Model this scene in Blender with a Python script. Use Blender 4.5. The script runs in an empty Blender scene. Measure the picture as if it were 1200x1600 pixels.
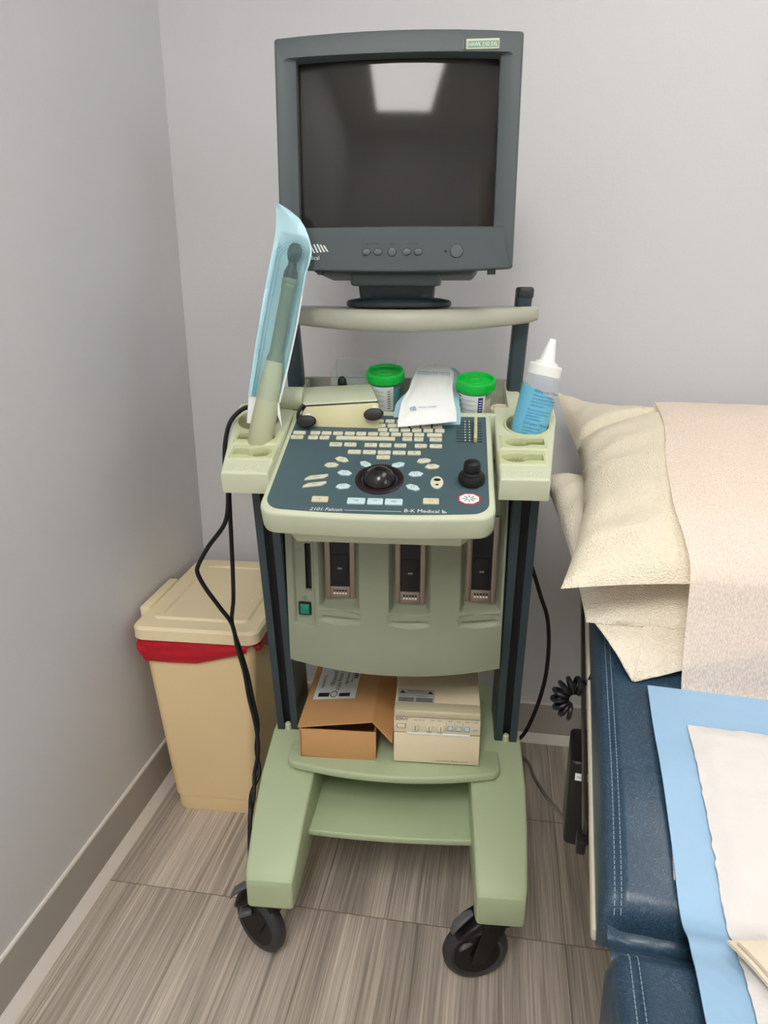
import bpy, bmesh, math, random
from mathutils import Vector, Matrix, noise
S = bpy.context.scene
COL = S.collection
random.seed(7)
PI = math.pi
sin, cos, rad = math.sin, math.cos, math.radians

# ------------------------------------------------------------------ camera, world, exposure
cam_d = bpy.data.cameras.new('camera')
cam = bpy.data.objects.new('camera', cam_d); COL.objects.link(cam)
cam_d.sensor_fit = 'VERTICAL'; cam_d.sensor_height = 36.0
cam_d.lens = 1090.0 / 1600.0 * 36.0
cam_d.clip_start = 0.02
cam.location = (0, 0, 1.15)
cam.rotation_euler = (rad(90 - 17.8), 0, rad(9.35))
S.camera = cam
S.view_settings.view_transform = 'Standard'
S.view_settings.look = 'None'
S.view_settings.gamma = 1.0
S.view_settings.use_curve_mapping = False
S.view_settings.exposure = 0.54
wd = bpy.data.worlds.new('sky'); S.world = wd; wd.use_nodes = True
wd.node_tree.nodes['Background'].inputs[0].default_value = (0.86, 0.92, 1.0, 1)
wd.node_tree.nodes['Background'].inputs[1].default_value = 6.5
LIGHT_STRENGTH = 14.0
LIGHT_STRENGTH2 = 4.2
S.cycles.diffuse_bounces = 10
S.cycles.max_bounces = 20
S.cycles.transparent_max_bounces = 24
LIGHT_COLOR = (1.0, 0.975, 0.94)

# ------------------------------------------------------------------ materials
def srgb(r, g, b):
    f = lambda c: (c / 255 / 12.92) if c / 255 <= 0.04045 else ((c / 255 + 0.055) / 1.055) ** 2.4
    return (f(r), f(g), f(b), 1)

def mat(name, col, rough=0.5, metal=0.0, alpha=1.0, bump=0.0, bscale=300.0, var=0.0, vscale=6.0, spec=0.5, coat=0.0, trans=0.0, ior=1.45, emit=None, estr=0.0, sss=0.0):
    m = bpy.data.materials.new(name); m.use_nodes = True
    nt = m.node_tree; b = nt.nodes['Principled BSDF']
    c = srgb(*col)
    b.inputs['Base Color'].default_value = c
    b.inputs['Roughness'].default_value = rough
    b.inputs['Metallic'].default_value = metal
    b.inputs['Alpha'].default_value = alpha
    b.inputs['Specular IOR Level'].default_value = spec
    b.inputs['Coat Weight'].default_value = coat
    b.inputs['Transmission Weight'].default_value = trans
    b.inputs['IOR'].default_value = ior
    if sss:
        b.inputs['Subsurface Weight'].default_value = sss
        b.inputs['Subsurface Radius'].default_value = (0.01, 0.01, 0.01)
    if emit:
        b.inputs['Emission Color'].default_value = (*emit, 1)
        b.inputs['Emission Strength'].default_value = estr
    if bump or var:
        tc = nt.nodes.new('ShaderNodeTexCoord')
    if var:
        n = nt.nodes.new('ShaderNodeTexNoise'); n.inputs['Scale'].default_value = vscale; n.inputs['Detail'].default_value = 4
        nt.links.new(tc.outputs['Object'], n.inputs['Vector'])
        mx = nt.nodes.new('ShaderNodeMix'); mx.data_type = 'RGBA'
        mx.inputs['A'].default_value = (c[0] * (1 - var), c[1] * (1 - var), c[2] * (1 - var), 1)
        mx.inputs['B'].default_value = (min(1, c[0] * (1 + var)), min(1, c[1] * (1 + var)), min(1, c[2] * (1 + var)), 1)
        nt.links.new(n.outputs['Fac'], mx.inputs['Factor']); nt.links.new(mx.outputs['Result'], b.inputs['Base Color'])
    if bump:
        n2 = nt.nodes.new('ShaderNodeTexNoise'); n2.inputs['Scale'].default_value = bscale; n2.inputs['Detail'].default_value = 3
        nt.links.new(tc.outputs['Object'], n2.inputs['Vector'])
        bp = nt.nodes.new('ShaderNodeBump'); bp.inputs['Strength'].default_value = bump; bp.inputs['Distance'].default_value = 0.001
        nt.links.new(n2.outputs['Fac'], bp.inputs['Height']); nt.links.new(bp.outputs['Normal'], b.inputs['Normal'])
    return m

M = {}
M['wall'] = mat('painted_wall', (208, 208, 210), 0.55, bump=0.25, bscale=180, var=0.02, vscale=2)
M['ceiling'] = mat('ceiling_tile', (238, 238, 234), 0.9, bump=0.4, bscale=120)
M['baseboard'] = mat('vinyl_baseboard', (172, 167, 161), 0.45, var=0.03, vscale=8)
M['trim_white'] = mat('off_white_trim', (222, 216, 208), 0.5)
M['door'] = mat('door_wood', (170, 140, 105), 0.5, var=0.1, vscale=5)
M['green'] = mat('sage_plastic', (172, 186, 150), 0.42, bump=0.15, bscale=700, var=0.015, vscale=12)
M['rim'] = mat('pale_sage_plastic', (195, 201, 174), 0.42, bump=0.12, bscale=800, var=0.015, vscale=14)
M['insert'] = mat('yellow_green_rubber', (188, 193, 150), 0.5, var=0.02)
M['insert_shaded'] = mat('shaded_insert_rubber', (158, 164, 126), 0.55, var=0.03)  # insert colour darkened to paint the shade inside bores and slots
M['panelgrey'] = mat('grey_green_plastic', (141, 147, 126), 0.42, bump=0.12, bscale=700, var=0.015, vscale=9)
M['bargrey'] = mat('grey_sage_plastic', (172, 173, 156), 0.4, bump=0.12, bscale=700)
M['badge'] = mat('badge_green', (112, 146, 118), 0.4)
M['teal'] = mat('teal_membrane', (70, 91, 96), 0.4, bump=0.08, bscale=900, var=0.02, vscale=10)
M['slate'] = mat('slate_metal', (52, 66, 72), 0.38, var=0.03)
M['dark'] = mat('dark_groove', (16, 20, 22), 0.5)
M['charcoal'] = mat('charcoal_plastic', (46, 51, 53), 0.4)
M['monitor'] = mat('grey_teal_plastic', (70, 80, 81), 0.42, bump=0.15, bscale=800, var=0.015)
M['monitor2'] = mat('light_teal_plastic', (84, 97, 97), 0.4)
M['mon_dark'] = mat('dark_teal_plastic', (40, 51, 53), 0.4)
M['screen'] = mat('tube_glass', (46, 45, 43), 0.07, spec=0.36)
M['black'] = mat('black_plastic', (13, 13, 14), 0.45)
M['rubber'] = mat('black_rubber', (20, 20, 22), 0.45, bump=0.1, bscale=300)
M['tyre'] = mat('grey_rubber', (54, 54, 57), 0.5, bump=0.1, bscale=400)
M['pedal'] = mat('grey_pedal', (92, 93, 96), 0.45)
M['ball'] = mat('trackball_black', (22, 20, 21), 0.24, coat=0.2)
M['ballring'] = mat('trackball_ring', (34, 20, 24), 0.35)
M['key'] = mat('cream_key', (205, 204, 180), 0.45)
M['keyblue'] = mat('pale_blue_key', (192, 214, 216), 0.45)
M['keytan'] = mat('tan_key', (206, 199, 170), 0.45)
M['ink'] = mat('black_ink', (30, 30, 30), 0.6)
M['inkgrey'] = mat('grey_ink', (95, 95, 92), 0.6)
M['inkblue'] = mat('blue_ink', (88, 140, 190), 0.6)
M['navyink'] = mat('navy_ink', (52, 48, 120), 0.6)
M['white'] = mat('white_ink', (230, 232, 228), 0.5)
M['red'] = mat('red_ink', (190, 40, 55), 0.5)
M['cream'] = mat('cream_plastic', (198, 192, 150), 0.45, var=0.02)
M['metal'] = mat('socket_metal', (150, 138, 126), 0.35, metal=0.8, var=0.1, vscale=60)
M['switch'] = mat('green_switch', (10, 104, 78), 0.3, emit=(0.0, 0.25, 0.16), estr=0.15)
M['lid'] = mat('bright_green_lid', (16, 186, 66), 0.38)
M['clear'] = mat('clear_plastic', (225, 238, 236), 0.12, alpha=0.16)
M['clear2'] = mat('clear_bottle', (220, 236, 242), 0.2, alpha=0.17)
M['bluegel'] = mat('blue_gel', (48, 178, 214), 0.2)
M['tealgel'] = mat('teal_liquid', (60, 168, 176), 0.2)
M['creamgel'] = mat('cream_contents', (214, 210, 180), 0.5)
M['label'] = mat('white_label', (226, 232, 230), 0.5)
M['paper'] = mat('white_pouch_paper', (232, 234, 232), 0.55, bump=0.2, bscale=150)
M['bluefilm'] = mat('pale_blue_film', (176, 216, 230), 0.3, alpha=0.8)
M['peelback'] = mat('blue_peel_backing', (186, 222, 232), 0.4)
M['peelseal'] = mat('blue_peel_seal', (150, 202, 218), 0.35)
M['peelfilm'] = mat('clear_peel_film', (160, 208, 206), 0.14, alpha=0.15)
M['peelwhite'] = mat('white_peel_edge', (236, 238, 238), 0.45)
M['tape'] = mat('ivory_tape', (222, 212, 186), 0.6)
M['probe'] = mat('khaki_probe_plastic', (176, 180, 148), 0.42)
M['probe_green'] = mat('sage_probe_plastic', (104, 118, 100), 0.42)
M['bin'] = mat('beige_bin_plastic', (240, 214, 165), 0.5, bump=0.15, bscale=350, var=0.03, vscale=7)
M['binlid'] = mat('light_beige_lid', (238, 221, 182), 0.45, bump=0.12, bscale=350, var=0.02)
M['redbag'] = mat('red_bag', (190, 22, 40), 0.25, bump=0.5, bscale=60, var=0.1, vscale=30)
M['card'] = mat('corrugated_card', (200, 153, 102), 0.75, bump=0.2, bscale=250, var=0.05, vscale=15)
M['card_dark'] = mat('darker_card', (120, 88, 56), 0.8)  # darker card tone for the right wall of the box
M['printer'] = mat('ivory_printer_plastic', (230, 215, 184), 0.45, bump=0.12, bscale=900, var=0.01)
M['band'] = mat('ivory_band', (196, 187, 156), 0.45)
M['printer_panel'] = mat('ivory_panel', (220, 210, 184), 0.4)
M['greylabel'] = mat('silver_label', (186, 187, 184), 0.5)
M['beigemetal'] = mat('beige_table_metal', (205, 198, 176), 0.45)
M['rail'] = mat('brown_steel', (62, 54, 50), 0.4, metal=0.3, var=0.1, vscale=30)
M['fluff'] = mat('white_fluff', (208, 204, 200), 0.95, bump=0.8, bscale=140, var=0.02, vscale=40)
M['drape'] = mat('cream_cloth', (214, 203, 182), 0.85, bump=0.3, bscale=400)
M['stitch'] = mat('pale_thread', (138, 156, 168), 0.7)
M['greycord'] = mat('grey_cord', (120, 116, 112), 0.5)
M['diffuser'] = mat('lamp_diffuser', (255, 255, 255), 0.5, emit=LIGHT_COLOR, estr=LIGHT_STRENGTH)
M['diffuser2'] = mat('lamp_diffuser_dim', (255, 255, 255), 0.5, emit=LIGHT_COLOR, estr=LIGHT_STRENGTH2)
M['frame'] = mat('white_frame', (235, 235, 232), 0.5)

def nodes_of(name, rough=0.5):
    m = bpy.data.materials.new(name); m.use_nodes = True
    nt = m.node_tree; b = nt.nodes['Principled BSDF']; b.inputs['Roughness'].default_value = rough
    def N(t, **kw):
        n = nt.nodes.new(t)
        for k, v in kw.items(): setattr(n, k, v)
        return n
    def L(a, bb): nt.links.new(a, bb)
    return m, nt, b, N, L

def floor_material():
    m, nt, b, N, L = nodes_of('striated_vinyl_tile', 0.38)
    tc = N('ShaderNodeTexCoord'); sp = N('ShaderNodeSeparateXYZ'); L(tc.outputs['Object'], sp.inputs[0])
    def math_(op, a, bv=None, cv=None):
        n = N('ShaderNodeMath', operation=op)
        for i, v in enumerate((a, bv, cv)):
            if v is None: continue
            if isinstance(v, (int, float)): n.inputs[i].default_value = v
            else: L(v, n.inputs[i])
        return n.outputs[0]
    X, Y = sp.outputs['X'], sp.outputs['Y']
    xc = math_('DIVIDE', math_('ADD', X, 0.297), 0.467)
    col = math_('FLOOR', xc)
    yc = math_('DIVIDE', math_('SUBTRACT', Y, 1.02), 0.914)
    row = math_('FLOOR', yc)
    tile = math_('ADD', math_('MULTIPLY', col, 7.31), math_('MULTIPLY', row, 3.77))
    # striations run along the depth of the room
    def streak(sx, sy, det, seed):
        cv = N('ShaderNodeCombineXYZ')
        L(math_('MULTIPLY', X, sx), cv.inputs[0]); L(math_('MULTIPLY', Y, sy), cv.inputs[1]); L(math_('ADD', math_('MULTIPLY', tile, 1.3), seed), cv.inputs[2])
        n = N('ShaderNodeTexNoise'); n.inputs['Scale'].default_value = 1.0; n.inputs['Detail'].default_value = det
        L(cv.outputs[0], n.inputs['Vector']); return n.outputs['Fac']
    s1 = streak(330, 5.0, 2, 0); s2 = streak(90, 1.6, 2, 5.0); s3 = streak(14, 0.8, 1, 9.0)
    f = math_('ADD', math_('ADD', math_('MULTIPLY', s1, 0.45), math_('MULTIPLY', s2, 0.35)), math_('MULTIPLY', s3, 0.3))
    rp = N('ShaderNodeValToRGB'); L(f, rp.inputs[0])
    e = rp.color_ramp.elements
    e[0].position = 0.36; e[0].color = srgb(124, 115, 106)
    e[1].position = 0.74; e[1].color = srgb(218, 206, 192)
    k = rp.color_ramp.elements.new(0.54); k.color = srgb(171, 160, 148)
    # joints
    fx = math_('ABSOLUTE', math_('SUBTRACT', math_('FRACT', math_('ADD', xc, 0.5)), 0.5))
    fy = math_('ABSOLUTE', math_('SUBTRACT', math_('FRACT', math_('ADD', yc, 0.5)), 0.5))
    jx = math_('LESS_THAN', fx, 0.0011 / 0.467); jy = math_('LESS_THAN', fy, 0.0011 / 0.914)
    y2 = math_('MULTIPLY', math_('LESS_THAN', math_('ABSOLUTE', math_('SUBTRACT', Y, 1.332)), 0.0015), math_('GREATER_THAN', X, 0.10))
    j = math_('MAXIMUM', math_('MAXIMUM', jx, jy), y2)
    mx = N('ShaderNodeMix', data_type='RGBA'); L(math_('MULTIPLY', j, 0.6), mx.inputs['Factor']); L(rp.outputs[0], mx.inputs['A']); mx.inputs['B'].default_value = srgb(70, 60, 52)
    L(mx.outputs['Result'], b.inputs['Base Color'])
    bp = N('ShaderNodeBump'); bp.inputs['Strength'].default_value = 0.15; bp.inputs['Distance'].default_value = 0.001
    L(f, bp.inputs['Height']); L(bp.outputs['Normal'], b.inputs['Normal'])
    return m
M['floor'] = floor_material()

def vinyl_material():
    m, nt, b, N, L = nodes_of('navy_marbled_vinyl', 0.34)
    tc = N('ShaderNodeTexCoord')
    n0 = N('ShaderNodeTexNoise'); n0.inputs['Scale'].default_value = 14; n0.inputs['Detail'].default_value = 3; n0.inputs['Distortion'].default_value = 1.2
    L(tc.outputs['Object'], n0.inputs['Vector'])
    n1 = N('ShaderNodeTexNoise'); n1.inputs['Scale'].default_value = 42; n1.inputs['Detail'].default_value = 6; n1.inputs['Distortion'].default_value = 2.5
    L(tc.outputs['Object'], n1.inputs['Vector'])
    # thin contour veins where the noise crosses mid levels
    w = N('ShaderNodeMath', operation='MULTIPLY'); w.inputs[1].default_value = 11.0; L(n1.outputs['Fac'], w.inputs[0])
    fr = N('ShaderNodeMath', operation='FRACT'); L(w.outputs[0], fr.inputs[0])
    rp = N('ShaderNodeValToRGB'); L(fr.outputs[0], rp.inputs[0])
    e = rp.color_ramp.elements; e[0].position = 0.0; e[0].color = (1, 1, 1, 1); e[1].position = 0.42; e[1].color = (0, 0, 0, 1)
    mul = N('ShaderNodeMath', operation='MULTIPLY'); L(rp.outputs[0], mul.inputs[0]); L(n0.outputs['Fac'], mul.inputs[1])
    mx = N('ShaderNodeMix', data_type='RGBA'); L(mul.outputs[0], mx.inputs['Factor'])
    mx.inputs['A'].default_value = srgb(34, 57, 76); mx.inputs['B'].default_value = srgb(86, 116, 137)
    L(mx.outputs['Result'], b.inputs['Base Color'])
    bp = N('ShaderNodeBump'); bp.inputs['Strength'].default_value = 0.12; bp.inputs['Distance'].default_value = 0.002
    L(n1.outputs['Fac'], bp.inputs['Height']); L(bp.outputs['Normal'], b.inputs['Normal'])
    return m
M['vinyl'] = vinyl_material()

def cloth_material(name, c, scale, strength, rough=0.85, alpha=1.0, speck=0.0, sscale=400):
    m, nt, b, N, L = nodes_of(name, rough)
    tc = N('ShaderNodeTexCoord')
    b.inputs['Base Color'].default_value = srgb(*c)
    b.inputs['Alpha'].default_value = alpha
    v = N('ShaderNodeTexVoronoi'); v.inputs['Scale'].default_value = scale; L(tc.outputs['Object'], v.inputs['Vector'])
    n = N('ShaderNodeTexNoise'); n.inputs['Scale'].default_value = scale * 0.12; n.inputs['Detail'].default_value = 4; L(tc.outputs['Object'], n.inputs['Vector'])
    ad = N('ShaderNodeMath', operation='ADD'); L(v.outputs['Distance'], ad.inputs[0]); L(n.outputs['Fac'], ad.inputs[1])
    bp = N('ShaderNodeBump'); bp.inputs['Strength'].default_value = strength; bp.inputs['Distance'].default_value = 0.002
    L(ad.outputs[0], bp.inputs['Height']); L(bp.outputs['Normal'], b.inputs['Normal'])
    if speck:
        n3 = N('ShaderNodeTexNoise'); n3.inputs['Scale'].default_value = sscale; n3.inputs['Detail'].default_value = 3; L(tc.outputs['Object'], n3.inputs['Vector'])
        mr = N('ShaderNodeMapRange'); mr.inputs['From Min'].default_value = 0.35; mr.inputs['From Max'].default_value = 0.65
        mr.inputs['To Min'].default_value = alpha - speck; mr.inputs['To Max'].default_value = min(1, alpha + speck)
        L(n3.outputs['Fac'], mr.inputs['Value']); L(mr.outputs[0], b.inputs['Alpha'])
    return m
M['pillow'] = cloth_material('embossed_pillow_cover', (230, 220, 197), 420, 0.9)
M['pillow2'] = cloth_material('embossed_pillow_cover_plain', (228, 219, 200), 420, 0.9)
def paper_material():
    m, nt, b, N, L = nodes_of('thin_exam_paper', 0.7)
    nt.nodes.remove(b); out = [n for n in nt.nodes if n.type == 'OUTPUT_MATERIAL'][0]
    tc = N('ShaderNodeTexCoord'); mp = N('ShaderNodeMapping'); mp.inputs['Scale'].default_value = (1.0, 0.45, 0.45); L(tc.outputs['Object'], mp.inputs[0])
    n = N('ShaderNodeTexNoise'); n.inputs['Scale'].default_value = 620; n.inputs['Detail'].default_value = 3; L(mp.outputs[0], n.inputs['Vector'])
    mr = N('ShaderNodeMapRange'); mr.inputs['From Min'].default_value = .35; mr.inputs['From Max'].default_value = .65; mr.inputs['To Min'].default_value = .70; mr.inputs['To Max'].default_value = .98; L(n.outputs['Fac'], mr.inputs['Value'])
    df = N('ShaderNodeBsdfDiffuse'); df.inputs[0].default_value = srgb(247, 235, 225)
    tl_ = N('ShaderNodeBsdfTranslucent'); tl_.inputs[0].default_value = srgb(250, 240, 230)
    m1 = N('ShaderNodeMixShader'); m1.inputs[0].default_value = .36; L(df.outputs[0], m1.inputs[1]); L(tl_.outputs[0], m1.inputs[2])
    tr = N('ShaderNodeBsdfTransparent'); m2 = N('ShaderNodeMixShader'); L(mr.outputs[0], m2.inputs[0]); L(tr.outputs[0], m2.inputs[1]); L(m1.outputs[0], m2.inputs[2])
    L(m2.outputs[0], out.inputs[0])
    return m
M['tablepaper'] = paper_material()
M['padblue'] = cloth_material('blue_pad_film', (140, 174, 202), 60, 0.25, rough=0.5)

def pane_material():
    m = bpy.data.materials.new('window_pane'); m.use_nodes = True
    nt = m.node_tree; nt.nodes.clear()
    o = nt.nodes.new('ShaderNodeOutputMaterial'); t = nt.nodes.new('ShaderNodeBsdfTransparent'); g = nt.nodes.new('ShaderNodeBsdfGlossy')
    g.inputs['Roughness'].default_value = 0.02; mx = nt.nodes.new('ShaderNodeMixShader'); mx.inputs[0].default_value = 0.06
    nt.links.new(t.outputs[0], mx.inputs[1]); nt.links.new(g.outputs[0], mx.inputs[2]); nt.links.new(mx.outputs[0], o.inputs[0])
    return m
M['pane'] = pane_material()

# ------------------------------------------------------------------ mesh helpers
class MB:
    """collects shapes into one mesh; slots hold material keys"""
    def __init__(self):
        self.bm = bmesh.new(); self.mats = []
    def mi(self, m):
        if m not in self.mats: self.mats.append(m)
        return self.mats.index(m)
    def face(self, vs, m):
        try: f = self.bm.faces.new(vs)
        except ValueError: return None
        f.material_index = self.mi(m); return f
    def _merge(self, b2, m, T=None):
        i = self.mi(m); mp = {}
        for v in b2.verts: mp[v] = self.bm.verts.new(T @ v.co if T is not None else v.co)
        for f in b2.faces:
            try: nf = self.bm.faces.new([mp[v] for v in f.verts]); nf.material_index = i
            except ValueError: pass
        b2.free()
    def box(self, lo, hi, m, bev=0.0, seg=2, T=None):
        b2 = bmesh.new(); bmesh.ops.create_cube(b2, size=1)
        for v in b2.verts:
            v.co = Vector([(lo[k] + hi[k]) / 2 + v.co[k] * (hi[k] - lo[k]) for k in range(3)])
        if bev: bmesh.ops.bevel(b2, geom=b2.edges[:], offset=bev, segments=seg, profile=0.5, affect='EDGES')
        self._merge(b2, m, T); return self
    def hexa(self, pts, m, bev=0.0, seg=2, T=None):
        """pts: 4 bottom (ccw) + 4 top"""
        b2 = bmesh.new(); v = [b2.verts.new(p) for p in pts]
        for q in ((3, 2, 1, 0), (4, 5, 6, 7), (0, 1, 5, 4), (1, 2, 6, 5), (2, 3, 7, 6), (3, 0, 4, 7)): b2.faces.new([v[k] for k in q])
        bmesh.ops.recalc_face_normals(b2, faces=b2.faces[:])
        if bev: bmesh.ops.bevel(b2, geom=b2.edges[:], offset=bev, segments=seg, profile=0.5, affect='EDGES')
        self._merge(b2, m, T); return self
    def prism(self, outline, z0, z1, m, bev=0.0, seg=2, T=None):
        b2 = bmesh.new(); n = len(outline)
        lo = [b2.verts.new((p[0], p[1], z0)) for p in outline]; hi = [b2.verts.new((p[0], p[1], z1)) for p in outline]
        b2.faces.new(lo[::-1]); b2.faces.new(hi)
        for k in range(n): b2.faces.new([lo[k], lo[(k + 1) % n], hi[(k + 1) % n], hi[k]])
        bmesh.ops.recalc_face_normals(b2, faces=b2.faces[:])
        if bev:
            ed = [e for e in b2.edges if abs(e.verts[0].co.z - e.verts[1].co.z) < 1e-9]
            bmesh.ops.bevel(b2, geom=ed, offset=bev, segments=seg, profile=0.5, affect='EDGES')
        self._merge(b2, m, T); return self
    def rings(self, rings, m, cap0=True, cap1=True, T=None, mf=None):
        """loft closed rings of equal count"""
        vr = [[self.bm.verts.new(T @ Vector(p) if T is not None else Vector(p)) for p in r] for r in rings]
        n = len(rings[0])
        for k in range(len(rings) - 1):
            mm = mf(k) if mf else m
            for i in range(n): self.face([vr[k][i], vr[k][(i + 1) % n], vr[k + 1][(i + 1) % n], vr[k + 1][i]], mm)
        if cap0: self.face(vr[0][::-1], mf(0) if mf else m)
        if cap1: self.face(vr[-1], mf(len(rings) - 2) if mf else m)
        return self
    def lathe(self, prof, m, n=40, T=None, mf=None, cap0=True, cap1=True):
        R = [[(r * cos(2 * PI * i / n), r * sin(2 * PI * i / n), z) for i in range(n)] for r, z in prof]
        return self.rings(R, m, cap0, cap1, T, mf)
    def tube(self, pts, r, m, n=10, sub=6, closed=False, rf=None):
        P = smooth_path(pts, sub, closed)
        R = []; up = Vector((0.13, 0.27, 0.95)).normalized()
        N = len(P)
        for i, p in enumerate(P):
            a = P[(i - 1) % N] if (closed or i > 0) else p; b = P[(i + 1) % N] if (closed or i < N - 1) else p
            t = (b - a).normalized()
            s = t.cross(up)
            if s.length < 1e-4: s = t.orthogonal()
            s.normalize(); u2 = s.cross(t).normalized(); up = u2
            rr = r if rf is None else rf(i / (N - 1))
            R.append([p + s * (rr * cos(2 * PI * k / n)) + u2 * (rr * sin(2 * PI * k / n)) for k in range(n)])
        if closed: R.append(R[0])
        return self.rings(R, m, not closed, not closed)
    def grid(self, fn, nu, nv, m, mf=None, flip=False):
        g = [[self.bm.verts.new(fn(i / nu, j / nv)) for j in range(nv + 1)] for i in range(nu + 1)]
        for i in range(nu):
            for j in range(nv):
                q = [g[i][j], g[i + 1][j], g[i + 1][j + 1], g[i][j + 1]]
                self.face(q[::-1] if flip else q, mf((i + .5) / nu, (j + .5) / nv) if mf else m)
        return g
    def solid_grid(self, top, bot, nu, nv, m, mf=None):
        """heightfield with walls and a floor"""
        g = self.grid(top, nu, nv, m, mf)
        b = [[None] * (nv + 1) for _ in range(nu + 1)]
        ring = [(i, 0) for i in range(nu)] + [(nu, j) for j in range(nv)] + [(i, nv) for i in range(nu, 0, -1)] + [(0, j) for j in range(nv, 0, -1)]
        bv = [self.bm.verts.new(bot(i / nu, j / nv)) for i, j in ring]
        tv = [g[i][j] for i, j in ring]; n = len(ring)
        for k in range(n): self.face([tv[k], bv[k], bv[(k + 1) % n], tv[(k + 1) % n]], m)
        if nu * nv > 20000: self.face(bv[::-1], m); return g
        g2 = [[None] * (nv + 1) for _ in range(nu + 1)]
        for (i, j), q in zip(ring, bv): g2[i][j] = q
        for i in range(1, nu):
            for j in range(1, nv): g2[i][j] = self.bm.verts.new(bot(i / nu, j / nv))
        for i in range(nu):
            for j in range(nv): self.face([g2[i][j], g2[i][j + 1], g2[i + 1][j + 1], g2[i + 1][j]], m)
        return g
    def text(self, s, size, m, T, align='LEFT', depth=0.0, sx=1.0, shear=0.0):
        cu = bpy.data.curves.new('lettering', 'FONT'); cu.body = s; cu.size = size; cu.align_x = align; cu.resolution_u = 2; cu.extrude = depth; cu.shear = shear
        ob = bpy.data.objects.new('lettering', cu); COL.objects.link(ob)
        dg = bpy.context.evaluated_depsgraph_get(); me = bpy.data.meshes.new_from_object(ob.evaluated_get(dg))
        b2 = bmesh.new(); b2.from_mesh(me)
        for v in b2.verts: v.co.x *= sx
        self._merge(b2, m, T)
        bpy.data.objects.remove(ob); bpy.data.curves.remove(cu); bpy.data.meshes.remove(me); return self
    def build(self, name, parent=None, off=(0, 0, 0), smooth=32, normals=True):
        o3 = Vector(off)
        bmesh.ops.remove_doubles(self.bm, verts=self.bm.verts[:], dist=1e-7)
        if normals: bmesh.ops.recalc_face_normals(self.bm, faces=self.bm.faces[:])
        for v in self.bm.verts: v.co -= o3
        me = bpy.data.meshes.new(name); self.bm.to_mesh(me); self.bm.free()
        for k in self.mats: me.materials.append(M[k])
        for p in me.polygons: p.use_smooth = True
        me.set_sharp_from_angle(angle=rad(smooth))
        ob = bpy.data.objects.new(name, me); COL.objects.link(ob)
        if parent is not None: ob.parent = parent
        return ob

def smooth_path(pts, sub, closed=False):
    P = [Vector(p) for p in pts]
    if sub <= 1 or len(P) < 3: return P
    out = []; n = len(P)
    rng = range(n if closed else n - 1)
    for i in rng:
        p1, p2 = P[i], P[(i + 1) % n]
        p0 = P[(i - 1) % n] if (closed or i > 0) else p1 * 2 - p2
        p3 = P[(i + 2) % n] if (closed or i < n - 2) else p2 * 2 - p1
        for k in range(sub):
            t = k / sub
            out.append(0.5 * ((2 * p1) + (p2 - p0) * t + (2 * p0 - 5 * p1 + 4 * p2 - p3) * t * t + (3 * p1 - p0 - 3 * p2 + p3) * t ** 3))
    if not closed: out.append(P[-1])
    return out

def rrect(w, h, r, n=6, cx=0.0, cy=0.0):
    pts = []
    for sx, sy, a0 in ((1, 1, 0), (-1, 1, 90), (-1, -1, 180), (1, -1, 270)):
        for k in range(n + 1):
            a = rad(a0 + 90 * k / n)
            pts.append((cx + sx * (w / 2 - r) + r * cos(a), cy + sy * (h / 2 - r) + r * sin(a)))
    return pts

def empty(name, loc=(0, 0, 0), rot=0.0):
    o = bpy.data.objects.new(name, None); COL.objects.link(o); o.empty_display_size = 0.05
    o.location = loc; o.rotation_euler = (0, 0, rot); return o
def tag(o, label, cat, group=None):
    o['label'] = label; o['category'] = cat
    if group: o['group'] = group
    return o
def struct(o): o['kind'] = 'structure'; return o
def basis(x, y, z, o):
    x, y, z, o = Vector(x).normalized(), Vector(y).normalized(), Vector(z).normalized(), Vector(o)
    return Matrix(((x.x, y.x, z.x, o.x), (x.y, y.y, z.y, o.y), (x.z, y.z, z.z, o.z), (0, 0, 0, 1)))

# ------------------------------------------------------------------ the room
WX0, WX1, WY0, WY1, CZ = -0.757, 2.20, -2.1, 1.640, 2.50
struct(MB().box((WX0 - .1, WY0 - .1, -.1), (WX1 + .1, WY1 + .1, 0), 'floor').build('floor'))
struct(MB().box((WX0 - .1, WY0 - .1, CZ), (WX1 + .1, WY1 + .1, CZ + .1), 'ceiling').build('ceiling'))
struct(MB().box((WX0 - .1, WY0, 0), (WX0, WY1, CZ), 'wall').build('wall_left'))
struct(MB().box((WX0 - .1, WY1, 0), (WX1 + .1, WY1 + .1, CZ), 'wall').build('wall_back'))
struct(MB().box((WX0 - .1, WY0 - .1, 0), (WX1 + .1, WY0, CZ), 'wall').build('wall_front'))
w = MB()   # right wall with a window opening
wy0, wy1, wz0, wz1 = -1.35, -0.45, 1.15, 2.15
w.box((WX1, WY0, 0), (WX1 + .1, WY1, wz0), 'wall'); w.box((WX1, WY0, wz1), (WX1 + .1, WY1, CZ), 'wall')
w.box((WX1, WY0, wz0), (WX1 + .1, wy0, wz1), 'wall'); w.box((WX1, wy1, wz0), (WX1 + .1, WY1, wz1), 'wall')
struct(w.build('wall_right'))
win = struct(empty('window_1', (WX1, (wy0 + wy1) / 2, wz0)))
f = MB()
for a, b_ in (((WX1 - .01, wy0, wz0), (WX1 + .09, wy0 + .045, wz1)), ((WX1 - .01, wy1 - .045, wz0), (WX1 + .09, wy1, wz1)), ((WX1 - .01, wy0, wz0), (WX1 + .09, wy1, wz0 + .045)),
              ((WX1 - .01, wy0, wz1 - .045), (WX1 + .09, wy1, wz1)), ((WX1 + .01, (wy0 + wy1) / 2 - .02, wz0), (WX1 + .07, (wy0 + wy1) / 2 + .02, wz1))):
    f.box(a, b_, 'frame', .004)
f.build('window_frame', win, win.location)
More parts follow.
